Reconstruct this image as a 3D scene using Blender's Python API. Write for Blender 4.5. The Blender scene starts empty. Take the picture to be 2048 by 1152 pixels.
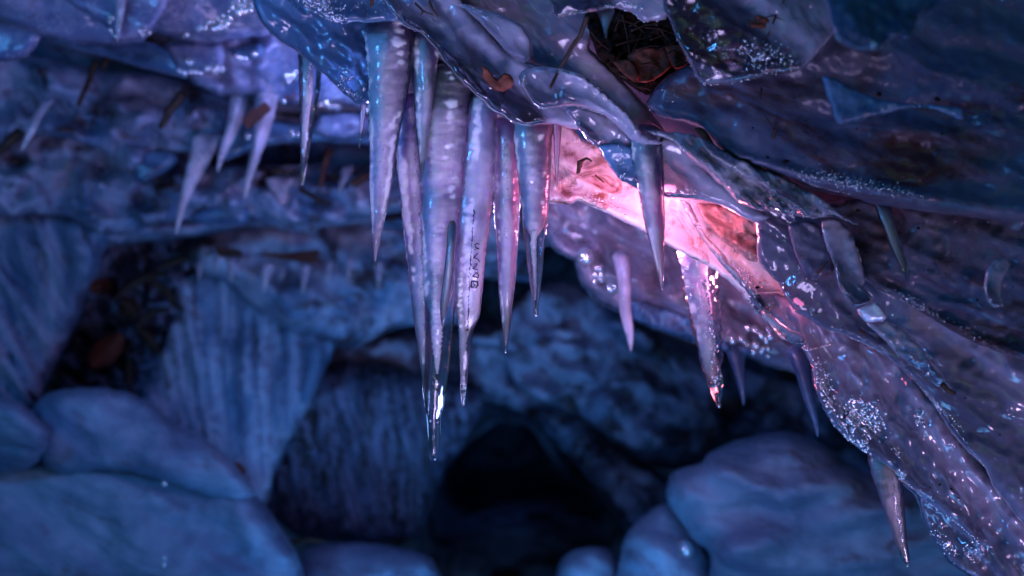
import bpy, math, random
import numpy as np
from mathutils import Vector, geometry
scene = bpy.context.scene
COL = scene.collection
random.seed(7)
RNG = np.random.default_rng(11)
PX = 36.0 / 50.0 / 2048.0          # tangent of the view per pixel of the 2048 px wide frame

def P(px, py, Y):
    return Vector(((px - 1024) * PX * Y, Y, (576 - py) * PX * Y))

# ------------------------------------------------------------------ camera, world, lamps
cam = bpy.data.cameras.new('camera'); cam_o = bpy.data.objects.new('camera', cam); COL.objects.link(cam_o)
cam_o.rotation_euler = (math.radians(90), 0, 0)
cam.lens = 50; cam.sensor_width = 36; cam.clip_start = 0.05; cam.clip_end = 200
cam.dof.use_dof = True; cam.dof.focus_distance = 2.95; cam.dof.aperture_fstop = 1.7
scene.camera = cam_o

world = bpy.data.worlds.new('World'); scene.world = world; world.use_nodes = True
wn = world.node_tree.nodes; wl = world.node_tree.links
sky = wn.new('ShaderNodeTexSky'); sky.sky_type = 'NISHITA'; sky.sun_disc = False
sky.sun_elevation = math.radians(1.5); sky.sun_rotation = math.radians(200)
tint = wn.new('ShaderNodeMix'); tint.data_type = 'RGBA'; tint.blend_type = 'MULTIPLY'
tint.inputs[0].default_value = 1.0; tint.inputs[7].default_value = (0.08, 0.42, 1.0, 1)
wl.new(sky.outputs[0], tint.inputs[6]); wl.new(tint.outputs[2], wn['Background'].inputs[0])
wn['Background'].inputs[1].default_value = 0.15

def lamp(name, kind, loc, col, power, size=0.05, target=None, size_y=None, spread=None, blend=None, angle=None):
    d = bpy.data.lights.new(name, kind); d.color = col; d.energy = power
    if kind == 'AREA':
        d.size = size
        if size_y: d.shape = 'RECTANGLE'; d.size_y = size_y
        if spread: d.spread = math.radians(spread)
    elif kind == 'SPOT':
        d.shadow_soft_size = size; d.spot_size = math.radians(angle or 60); d.spot_blend = blend or 0.6
    else:
        d.shadow_soft_size = size
    o = bpy.data.objects.new(name, d); COL.objects.link(o); o.location = loc
    if target is not None:
        o.rotation_euler = (Vector(target) - Vector(loc)).to_track_quat('-Z', 'Y').to_euler()
    return o

lamp('pink_lamp', 'POINT', P(1330, 390, 2.985), (1.0, 0.18, 0.34), 2.7, 0.025)
lamp('pink_fill_low', 'POINT', P(1440, 470, 3.02), (1.0, 0.20, 0.34), 0.22, 0.02)  # unseen fill, added to carry the pink further down the slab
lamp('pink_fill_end', 'POINT', P(1596, 606, 3.0), (1.0, 0.20, 0.34), 0.14, 0.015)  # unseen fill, added to turn the corner of the droplet ridge pink
lamp('pink_fill_back', 'POINT', P(1474, 558, 3.215), (1.0, 0.28, 0.52), 2.4, 0.015)  # unseen fill, added to brighten the knobbly icicle from its right
lamp('hollow_fill', 'POINT', P(1020, 930, 9.3), (0.08, 0.30, 1.0), 0.35, 0.1)  # weak unseen fill, added to lift the dark of the hollow
lamp('pink_fill_behind', 'POINT', P(1346, 488, 3.21), (1.0, 0.34, 0.70), 1.8, 0.015)  # unseen fill, added on the left of the knobbly icicle
lamp('pink_fill_tip', 'POINT', P(1448, 775, 3.26), (1.0, 0.15, 0.20), 0.25, 0.012)  # unseen fill, added to redden the tip of the knobbly icicle
lamp('pink_fill_row', 'POINT', P(1085, 330, 3.14), (1.0, 0.20, 0.36), 1.4, 0.02)  # unseen fill, added to tint the central icicles pink
lamp('violet_lamp', 'POINT', P(690, 130, 4.28), (0.30, 0.36, 1.0), 6.0, 0.03)
lamp('violet_back', 'POINT', P(905, 430, 3.36), (0.60, 0.42, 1.0), 9.0, 0.04)  # unseen fill, added behind the tall icicles to shine through them
lamp('violet_deep', 'POINT', P(800, 800, 3.5), (0.35, 0.42, 1.0), 1.2, 0.03)  # unseen fill, added to brighten the edges of the clear tips
lamp('blue_tip', 'POINT', P(985, 840, 3.25), (0.20, 0.45, 1.0), 0.25, 0.04)  # unseen fill, added beside the tip of the tallest icicle
lamp('bead_fill', 'POINT', P(520, -160, 3.4), (0.30, 0.52, 1.0), 1.6, 0.02)  # fill above the frame, added to make the shelf beads sparkle
lamp('blue_key', 'AREA', (-2.0, 1.2, 0.9), (0.07, 0.34, 1.0), 34.0, 0.35, (-0.5, 3.6, 0.0))  # general blue fill, added out of view
lamp('blue_floor', 'AREA', (0.7, 2.6, -1.7), (0.12, 0.44, 1.0), 19.0, 0.9, (0.0, 6.0, -0.6))  # blue fill below the view, added to light the background
lamp('blue_rear', 'AREA', (0.0, 4.2, -1.7), (0.12, 0.44, 1.0), 8.0, 0.4, (-0.5, 6.6, 0.7), spread=100)  # unseen fill, added to lift the arch and curtains at the rear
lamp('mauve_front', 'AREA', (0.0, 1.75, -0.7), (0.62, 0.50, 1.0), 5.2, 0.6, (-0.12, 3.0, 0.25), spread=70)  # fill below the view, added to brighten the tall icicles
lamp('mauve_side', 'AREA', (1.3, 1.9, -1.1), (0.66, 0.42, 0.80), 2.4, 0.25, (0.9, 2.95, -0.35), spread=80)  # fill out of view, added to colour the lower right ice
lamp('sparkle_fill', 'POINT', (-0.9, 0.5, 0.25), (0.24, 0.48, 1.0), 5.0, 0.03)  # unseen source near the camera, added for glints on droplets and wet ice
lamp('sparkle_fill_low', 'POINT', (0.9, 1.5, -0.9), (0.30, 0.50, 1.0), 4.0, 0.03)  # second unseen source, added for glints from below right

scene.view_settings.view_transform = 'Standard'; scene.view_settings.look = 'None'
scene.view_settings.gamma = 1; scene.view_settings.use_curve_mapping = False
scene.view_settings.exposure = 0.0
scene.cycles.use_denoising = True
scene.cycles.max_bounces = 10; scene.cycles.transmission_bounces = 8; scene.cycles.diffuse_bounces = 4
scene.cycles.glossy_bounces = 4; scene.cycles.transparent_max_bounces = 16
scene.cycles.caustics_reflective = False; scene.cycles.caustics_refractive = False
scene.cycles.sample_clamp_indirect = 3.0

# ------------------------------------------------------------------ noise
_perm = RNG.permutation(256).astype(np.int64)
_perm = np.concatenate([_perm, _perm, _perm])
_grad = RNG.normal(size=(256, 3)); _grad /= np.linalg.norm(_grad, axis=1)[:, None]
def perlin(x, y, z):
    x, y, z = np.broadcast_arrays(np.asarray(x, float), np.asarray(y, float), np.asarray(z, float))
    xi = np.floor(x).astype(np.int64); yi = np.floor(y).astype(np.int64); zi = np.floor(z).astype(np.int64)
    xf = x - xi; yf = y - yi; zf = z - zi
    u = xf*xf*xf*(xf*(xf*6-15)+10); v = yf*yf*yf*(yf*(yf*6-15)+10); w = zf*zf*zf*(zf*(zf*6-15)+10)
    def g(dx, dy, dz):
        h = _perm[_perm[_perm[(xi+dx) & 255] + ((yi+dy) & 255)] + ((zi+dz) & 255)]
        G = _grad[h]
        return G[..., 0]*(xf-dx) + G[..., 1]*(yf-dy) + G[..., 2]*(zf-dz)
    a = g(0,0,0)*(1-u)+g(1,0,0)*u; b = g(0,1,0)*(1-u)+g(1,1,0)*u
    c = g(0,0,1)*(1-u)+g(1,0,1)*u; d = g(0,1,1)*(1-u)+g(1,1,1)*u
    return (a*(1-v)+b*v)*(1-w) + (c*(1-v)+d*v)*w
def fbm(x, y, z=0.0, o=4):
    s = 0; a = 1.0; f = 1.0
    for _ in range(o):
        s = s + a*perlin(np.asarray(x)*f+17.3*_, np.asarray(y)*f-9.1*_, np.asarray(z)*f+3.7*_); a *= 0.5; f *= 2.03
    return s
def ridged(x, y, z=0.0, o=4):
    s = 0; a = 1.0; f = 1.0
    for _ in range(o):
        s = s + a*(1-2.2*np.abs(perlin(np.asarray(x)*f+5.3*_, np.asarray(y)*f-2.1*_, np.asarray(z)*f+1.7*_))); a *= 0.5; f *= 2.03
    return s*0.5

# ------------------------------------------------------------------ materials
def ice(name, c1, c2, c3=None, dirt=0.0, trans=0.0, tvar=0.0, rough=0.25, sss=0.6, srad=0.04, bump=0.3, scale=6.0,
        bscale=60.0, stretch=(1, 1, 1), rot=0.0, coat=0.4, clear=None, bdist=0.004, crack=0.0, metal=0.0):
    """c1, c2 the two tones of the ice, c3 the colour of dirt frozen into it and of shade painted as dirt; trans the share of clear ice;
    clear=(z0, z1) generated heights between which clear ice turns to frosted ice."""
    m = bpy.data.materials.new(name); m.use_nodes = True
    n = m.node_tree.nodes; l = m.node_tree.links
    b = n['Principled BSDF']
    tc = n.new('ShaderNodeTexCoord'); mp = n.new('ShaderNodeMapping')
    if rot: mp.vector_type = 'TEXTURE'; stretch = tuple(1/k for k in stretch)      # grain running along a slope
    mp.inputs['Scale'].default_value = stretch; mp.inputs['Rotation'].default_value = (0, rot, 0)
    l.new(tc.outputs['Object'], mp.inputs[0])
    def noise(sc, det, dist=0.0, rough_=0.6, off=0):
        x = n.new('ShaderNodeTexNoise'); x.inputs['Scale'].default_value = sc; x.inputs['Detail'].default_value = det
        x.inputs['Distortion'].default_value = dist; x.inputs['Roughness'].default_value = rough_
        l.new(mp.outputs[0], x.inputs['Vector']); return x
    def ramp(src, p0, p1, v0=0.0, v1=1.0):
        r = n.new('ShaderNodeMapRange'); r.inputs[1].default_value = p0; r.inputs[2].default_value = p1
        r.inputs[3].default_value = v0; r.inputs[4].default_value = v1; r.interpolation_type = 'SMOOTHSTEP'
        l.new(src, r.inputs[0]); return r
    def mix(f, a, bb):
        x = n.new('ShaderNodeMix'); x.data_type = 'RGBA'; l.new(f, x.inputs[0])
        for i, v in ((6, a), (7, bb)):
            if isinstance(v, tuple): x.inputs[i].default_value = (*v, 1)
            else: l.new(v, x.inputs[i])
        return x
    base = mix(ramp(noise(scale, 9, 0.6).outputs[0], 0.36, 0.64).outputs[0], c1, c2)
    out = base.outputs[2]
    if c3 and dirt > 0:
        d = noise(scale*1.7, 12, 1.2, 0.72)
        out = mix(ramp(d.outputs[0], 0.62-0.22*dirt, 0.74-0.16*dirt).outputs[0], out, c3).outputs[2]
    if crack > 0:                                                   # pale cleavage planes and healed cracks inside the ice
        v = n.new('ShaderNodeTexVoronoi'); v.feature = 'DISTANCE_TO_EDGE'; v.inputs['Scale'].default_value = scale*1.3
        dn = noise(scale*2, 4); va = n.new('ShaderNodeMix'); va.data_type = 'VECTOR'; va.inputs[0].default_value = 0.35
        l.new(mp.outputs[0], va.inputs[4]); l.new(dn.outputs[1], va.inputs[5]); l.new(va.outputs[1], v.inputs['Vector'])
        out = mix(ramp(v.outputs[0], 0.0, 0.035, crack, 0.0).outputs[0], out, (0.85, 0.88, 0.95)).outputs[2]
    l.new(out, b.inputs['Base Color'])
    b.inputs['IOR'].default_value = 1.31; b.inputs['Metallic'].default_value = metal
    r2 = noise(scale*4, 8, 0.3)
    l.new(ramp(r2.outputs[0], 0.3, 0.7, rough*0.45, rough*1.5).outputs[0], b.inputs['Roughness'])
    if clear:
        sep = n.new('ShaderNodeSeparateXYZ'); l.new(tc.outputs['Generated'], sep.inputs[0])
        nz = noise(scale*3, 6, 0.5)
        ad = n.new('ShaderNodeMath'); ad.operation = 'MULTIPLY_ADD'; l.new(nz.outputs[0], ad.inputs[0])
        ad.inputs[1].default_value = 0.35; l.new(sep.outputs[2], ad.inputs[2])
        l.new(ramp(ad.outputs[0], clear[0]+0.17, clear[1]+0.17, 0.88, trans).outputs[0], b.inputs['Transmission Weight'])
    elif tvar > 0:
        l.new(ramp(noise(scale*0.8, 5, 0.8).outputs[0], 0.42, 0.6, max(0, trans-tvar), min(1, trans+tvar)).outputs[0], b.inputs['Transmission Weight'])
    else:
        b.inputs['Transmission Weight'].default_value = trans
    b.inputs['Subsurface Weight'].default_value = sss
    b.inputs['Subsurface Radius'].default_value = (srad, srad*0.8, srad*1.1)
    b.inputs['Subsurface Scale'].default_value = 1.0
    b.inputs['Coat Weight'].default_value = coat; b.inputs['Coat Roughness'].default_value = 0.06
    bn = noise(bscale, 8, 0.4, 0.62)
    b2 = noise(bscale*0.22, 4, 0.8)
    ad = n.new('ShaderNodeMath'); ad.operation = 'MULTIPLY_ADD'; l.new(b2.outputs[0], ad.inputs[0]); ad.inputs[1].default_value = 1.6
    l.new(bn.outputs[0], ad.inputs[2])
    bp = n.new('ShaderNodeBump'); bp.inputs['Strength'].default_value = bump; bp.inputs['Distance'].default_value = bdist
    l.new(ad.outputs[0], bp.inputs['Height']); l.new(bp.outputs[0], b.inputs['Normal'])
    l.new(bp.outputs[0], b.inputs['Coat Normal'])
    return m

def dull(name, c1, c2, rough=0.7, scale=30.0, bump=0.4, bdist=0.004, stretch=(1, 1, 1), spec=0.3):
    m = bpy.data.materials.new(name); m.use_nodes = True
    n = m.node_tree.nodes; l = m.node_tree.links; b = n['Principled BSDF']
    tc = n.new('ShaderNodeTexCoord'); mp = n.new('ShaderNodeMapping'); mp.inputs['Scale'].default_value = stretch
    l.new(tc.outputs['Object'], mp.inputs[0])
    x = n.new('ShaderNodeTexNoise'); x.inputs['Scale'].default_value = scale; x.inputs['Detail'].default_value = 8
    l.new(mp.outputs[0], x.inputs['Vector'])
    r = n.new('ShaderNodeMapRange'); r.inputs[1].default_value = 0.35; r.inputs[2].default_value = 0.65; l.new(x.outputs[0], r.inputs[0])
    k = n.new('ShaderNodeMix'); k.data_type = 'RGBA'; k.inputs[6].default_value = (*c1, 1); k.inputs[7].default_value = (*c2, 1)
    l.new(r.outputs[0], k.inputs[0]); l.new(k.outputs[2], b.inputs['Base Color'])
    b.inputs['Roughness'].default_value = rough; b.inputs['Specular IOR Level'].default_value = spec
    bp = n.new('ShaderNodeBump'); bp.inputs['Strength'].default_value = bump; bp.inputs['Distance'].default_value = bdist
    l.new(x.outputs[0], bp.inputs['Height']); l.new(bp.outputs[0], b.inputs['Normal'])
    return m

DIRT = (0.12, 0.042, 0.052)
M = {}
M['pale'] = ice('pale frosted ice', (0.25, 0.28, 0.42), (0.09, 0.14, 0.27), DIRT, 0.35, sss=0.7, srad=0.05, scale=5, crack=0.2)
M['mauve'] = ice('dusty mauve ice', (0.34, 0.29, 0.38), (0.19, 0.19, 0.28), DIRT, 0.22, trans=0.25, tvar=0.25, sss=0.5, srad=0.02, scale=4, bump=0.28, crack=0.12, rough=0.15, coat=0.7, stretch=(0.3, 1, 1), rot=0.8)
M['brown'] = ice('dirty brown ice with painted shade', (0.13, 0.12, 0.17), (0.06, 0.08, 0.15), (0.055, 0.018, 0.024), 0.6, trans=0.1, sss=0.4, srad=0.02, scale=3, bump=0.35, rough=0.4, coat=0.25, stretch=(0.4, 1, 1), rot=0.35)  # brown dirt, with the shade of the upper slabs put into darker tones
M['blue'] = ice('deep blue ice', (0.10, 0.22, 0.38), (0.06, 0.13, 0.26), DIRT, 0.15, trans=0.25, tvar=0.25, sss=0.5, srad=0.04, scale=4, rough=0.2, coat=0.7)
M['clear'] = ice('clear wet ice', (0.60, 0.68, 0.80), (0.45, 0.55, 0.72), DIRT, 0.1, trans=0.8, tvar=0.2, sss=0.5, srad=0.03, scale=5, rough=0.08, bump=0.25, coat=0.8)
M['film'] = ice('half clear ice', (0.42, 0.43, 0.55), (0.24, 0.28, 0.42), DIRT, 0.25, trans=0.62, tvar=0.35, sss=0.5, srad=0.02, scale=4, rough=0.1, bump=0.22, coat=0.8, crack=0.1, stretch=(0.35, 1, 1), rot=0.7)
M['veil'] = ice('smooth veil of mauve ice', (0.30, 0.29, 0.40), (0.18, 0.19, 0.30), DIRT, 0.2, trans=0.35, tvar=0.25, sss=0.6, srad=0.03, scale=3.5, bump=0.12, rough=0.08, coat=0.9, stretch=(0.3, 1, 1), rot=0.8)
M['stain'] = ice('brown stained ice pane', (0.40, 0.26, 0.25), (0.20, 0.12, 0.12), (0.08, 0.04, 0.035), 0.5, trans=0.2, sss=0.5, srad=0.02, scale=9, bump=0.3)
M['facet'] = ice('facet with painted reflection', (0.75, 0.86, 0.98), (0.55, 0.70, 0.95), None, 0, rough=0.2, sss=0.2, scale=30, bump=0.35, coat=1.0, stretch=(0.2, 1, 1), rot=0.5, metal=0.35)  # the bright striped reflection is put into these pale blue tones
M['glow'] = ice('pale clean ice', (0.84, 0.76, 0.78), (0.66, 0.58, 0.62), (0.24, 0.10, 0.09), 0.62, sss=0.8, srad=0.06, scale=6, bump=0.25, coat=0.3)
M['rock_ice'] = ice('ice over rock', (0.30, 0.32, 0.46), (0.05, 0.10, 0.20), (0.02, 0.010, 0.010), 0.9, sss=0.2, srad=0.05, scale=1.2, bscale=14, bump=0.6, bdist=0.03, rough=0.5, coat=0.1)  # dark tone and dirt deepened, painting in the shade of crevices
M['bg_ice'] = ice('frosted cave ice', (0.42, 0.42, 0.56), (0.06, 0.14, 0.26), (0.035, 0.015, 0.014), 0.72, sss=0.3, srad=0.06, scale=2.2, bscale=18, bump=0.5, bdist=0.02, rough=0.4, coat=0.2)  # extra dirt paints in contrast between lit and shaded roof ice
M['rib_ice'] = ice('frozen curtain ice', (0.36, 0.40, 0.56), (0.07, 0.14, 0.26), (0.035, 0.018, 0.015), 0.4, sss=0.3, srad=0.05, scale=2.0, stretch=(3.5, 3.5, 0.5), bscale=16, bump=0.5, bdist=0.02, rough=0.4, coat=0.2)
M['rib_dark'] = ice('shaded frozen curtain ice', (0.16, 0.18, 0.30), (0.035, 0.06, 0.12), (0.015, 0.009, 0.009), 0.7, sss=0.2, srad=0.04, scale=2.4, stretch=(3.5, 3.5, 0.5), bscale=16, bump=0.6, bdist=0.02, rough=0.4, coat=0.2)  # darker copy of the curtain ice, shade put into its colour
M['boulder'] = ice('ice glazed boulder', (0.26, 0.37, 0.52), (0.11, 0.19, 0.32), (0.14, 0.10, 0.13), 0.35, sss=0.15, srad=0.05, scale=1.6, bscale=14, bump=0.5, bdist=0.04, rough=0.45, coat=0.2, stretch=(1, 1, 2.6), rot=0.3)
M['icicle'] = ice('frosted icicle ice', (0.64, 0.57, 0.70), (0.44, 0.42, 0.56), None, 0, trans=0.22, tvar=0.22, sss=0.85, srad=0.04, scale=7, stretch=(1.8, 1.8, 0.9), bscale=50, bump=0.7, rough=0.2, coat=0.7)
M['icicle_tip'] = ice('icicle ice clearing to its tip', (0.64, 0.57, 0.70), (0.44, 0.42, 0.56), None, 0, trans=0.2, clear=(0.10, 0.38), sss=0.85, srad=0.04, scale=7, stretch=(1.8, 1.8, 0.9), bscale=50, bump=0.6, rough=0.12, coat=0.8)
def shell(name, bscale=60, bump=0.25, rough=0.03):
    """clear outer ice: part of the light goes straight on, part is bent, and the wet surface mirrors the lamps"""
    m = bpy.data.materials.new(name); m.use_nodes = True; n = m.node_tree.nodes; l = m.node_tree.links
    n.remove(n['Principled BSDF']); out = n['Material Output']
    tc = n.new('ShaderNodeTexCoord'); x = n.new('ShaderNodeTexNoise'); x.inputs['Scale'].default_value = bscale; x.inputs['Detail'].default_value = 6
    y = n.new('ShaderNodeTexNoise'); y.inputs['Scale'].default_value = bscale*0.25
    l.new(tc.outputs['Object'], x.inputs['Vector']); l.new(tc.outputs['Object'], y.inputs['Vector'])
    ad = n.new('ShaderNodeMath'); ad.operation = 'MULTIPLY_ADD'; l.new(y.outputs[0], ad.inputs[0]); ad.inputs[1].default_value = 2.0; l.new(x.outputs[0], ad.inputs[2])
    bp = n.new('ShaderNodeBump'); bp.inputs['Strength'].default_value = bump; bp.inputs['Distance'].default_value = 0.004; l.new(ad.outputs[0], bp.inputs['Height'])
    tr = n.new('ShaderNodeBsdfTransparent'); tr.inputs[0].default_value = (0.93, 0.94, 0.98, 1)
    gl = n.new('ShaderNodeBsdfGlass'); gl.inputs['IOR'].default_value = 1.31; gl.inputs['Roughness'].default_value = rough; gl.inputs[0].default_value = (0.95, 0.96, 1, 1)
    l.new(bp.outputs[0], gl.inputs['Normal'])
    mx = n.new('ShaderNodeMixShader'); sz = n.new('ShaderNodeSeparateXYZ'); l.new(tc.outputs['Generated'], sz.inputs[0]); mr = n.new('ShaderNodeMapRange'); mr.inputs[1].default_value = 0.12; mr.inputs[2].default_value = 0.36; mr.inputs[3].default_value = 0.7; mr.inputs[4].default_value = 0.15; l.new(sz.outputs[2], mr.inputs[0]); l.new(mr.outputs[0], mx.inputs[0]); l.new(tr.outputs[0], mx.inputs[1]); l.new(gl.outputs[0], mx.inputs[2])
    gs = n.new('ShaderNodeBsdfGlossy'); gs.inputs['Roughness'].default_value = 0.06; l.new(bp.outputs[0], gs.inputs['Normal'])
    fr = n.new('ShaderNodeFresnel'); fr.inputs[0].default_value = 1.5; l.new(bp.outputs[0], fr.inputs['Normal'])
    m2 = n.new('ShaderNodeMixShader'); l.new(fr.outputs[0], m2.inputs[0]); l.new(mx.outputs[0], m2.inputs[1]); l.new(gs.outputs[0], m2.inputs[2])
    l.new(m2.outputs[0], out.inputs[0]); return m
M['shell'] = shell('clear outer ice of an icicle')
M['icicle_bright'] = ice('knobbly bright icicle ice', (0.86, 0.84, 0.90), (0.70, 0.66, 0.78), None, 0, trans=0.3, tvar=0.3, sss=0.9, srad=0.05, scale=14, bscale=45, bump=0.7, rough=0.12, coat=1.0)
M['heart'] = ice('frosted heart of an icicle', (0.86, 0.79, 0.90), (0.64, 0.60, 0.76), None, 0, trans=0.0, sss=0.9, srad=0.05, scale=9, stretch=(1.6, 1.6, 0.9), bscale=60, bump=0.5, rough=0.3, coat=0.2)
M['icicle_clear'] = ice('clear icicle ice', (0.8, 0.84, 0.92), (0.7, 0.75, 0.88), None, 0, trans=0.85, tvar=0.12, sss=0.6, srad=0.03, scale=9, stretch=(2, 2, 1), bscale=70, bump=0.4, rough=0.06, coat=0.8)
M['frost'] = ice('white frost core', (0.80, 0.80, 0.88), (0.58, 0.60, 0.72), None, 0, sss=0.6, srad=0.02, scale=20, bscale=120, bump=0.6, rough=0.4)
M['drop'] = ice('water droplet', (0.85, 0.88, 0.95), (0.8, 0.85, 0.95), None, 0, trans=0.0, sss=0.0, rough=0.14, bump=0.0, coat=1.0, metal=0.75)
M['wood'] = dull('dark wet bark', (0.020, 0.012, 0.009), (0.05, 0.028, 0.018), 0.6, 40, 0.6, 0.002, (1, 1, 1))
M['rust'] = dull('rusty brown wood', (0.085, 0.026, 0.016), (0.045, 0.016, 0.012), 0.7, 18)
M['leaf'] = dull('dead brown leaf', (0.17, 0.045, 0.025), (0.09, 0.025, 0.016), 0.6, 25, 0.5, 0.002)
M['soil'] = dull('dark frozen soil', (0.008, 0.006, 0.005), (0.03, 0.017, 0.012), 0.85, 30, 0.8, 0.01, spec=0.1)
M['ink'] = dull('black lettering', (0.006, 0.006, 0.010), (0.010, 0.010, 0.015), 0.5, 50, 0.1)

# ------------------------------------------------------------------ object helpers
def link(name, verts, faces, mat, parent=None, smooth=True, origin=None):
    v = np.asarray(verts, float)
    c = np.array(origin if origin is not None else v.mean(axis=0), float)
    me = bpy.data.meshes.new(name); me.from_pydata((v - c).tolist(), [], [list(map(int, f)) for f in faces]); me.update()
    if smooth: me.polygons.foreach_set('use_smooth', [True]*len(me.polygons))
    if mat is not None: me.materials.append(mat)
    o = bpy.data.objects.new(name, me); COL.objects.link(o); o.location = c
    if parent is not None:
        o.parent = parent; o.location = Vector(c) - parent.location
    return o
def tag(o, label=None, cat=None, group=None, kind=None):
    if label: o['label'] = label
    if cat: o['category'] = cat
    if group: o['group'] = group
    if kind: o['kind'] = kind
    return o

def catmull(pts, step, closed=True, soft=1.0):
    p = np.asarray(pts, float); n = len(p); out = []
    rng = range(n) if closed else range(n-1)
    for i in rng:
        if closed: a, b, c, d = p[(i-1) % n], p[i], p[(i+1) % n], p[(i+2) % n]
        else: a, b, c, d = p[max(i-1, 0)], p[i], p[i+1], p[min(i+2, n-1)]
        k = max(1, int(np.linalg.norm(c-b)/step))
        # centripetal-ish damping keeps long segments from overshooting
        L = np.linalg.norm(c-b); m1 = (c-a)*0.5*soft+(c-b)*(1-soft); m2 = (d-b)*0.5*soft+(c-b)*(1-soft)
        for m_ in (m1, m2):
            q = np.linalg.norm(m_)
            if q > L: m_ *= L/q
        for j in range(k):
            t = j/k; t2 = t*t; t3 = t2*t
            out.append((2*t3-3*t2+1)*b + (t3-2*t2+t)*m1 + (-2*t3+3*t2)*c + (t3-t2)*m2)
    if not closed: out.append(p[-1])
    return np.array(out)

def seg_dist(poly, pts, closed=True):
    a = np.asarray(poly); b = np.roll(a, -1, axis=0)
    if not closed: a = a[:-1]; b = b[:-1]
    d = np.full(len(pts), 1e9)
    for i in range(0, len(pts), 4000):
        q = pts[i:i+4000]
        ab = b-a; L = (ab**2).sum(1)+1e-9
        t = ((q[:, None, :]-a[None])*ab[None]).sum(2)/L
        t = np.clip(t, 0, 1)
        dd = q[:, None, :]-(a[None]+t[..., None]*ab[None])
        d[i:i+4000] = np.sqrt((dd**2).sum(2).min(1))
    return d
def inside(poly, pts):
    r = np.zeros(len(pts), bool); n = len(poly)
    x, y = pts[:, 0], pts[:, 1]
    for i in range(n):
        x1, y1 = poly[i]; x2, y2 = poly[(i+1) % n]
        c = (y1 > y) != (y2 > y)
        with np.errstate(divide='ignore', invalid='ignore'):
            r ^= c & (x < (x2-x1)*(y-y1)/(y2-y1)+x1)
    return r

def ico(sub=1):
    import bmesh
    bm = bmesh.new(); bmesh.ops.create_icosphere(bm, subdivisions=sub, radius=1.0)
    v = np.array([q.co[:] for q in bm.verts]); f = np.array([[w.index for w in q.verts] for q in bm.faces]); bm.free()
    return v, f
ICO1 = ico(1); ICO2 = ico(2); ICO3 = ico(3)

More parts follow.
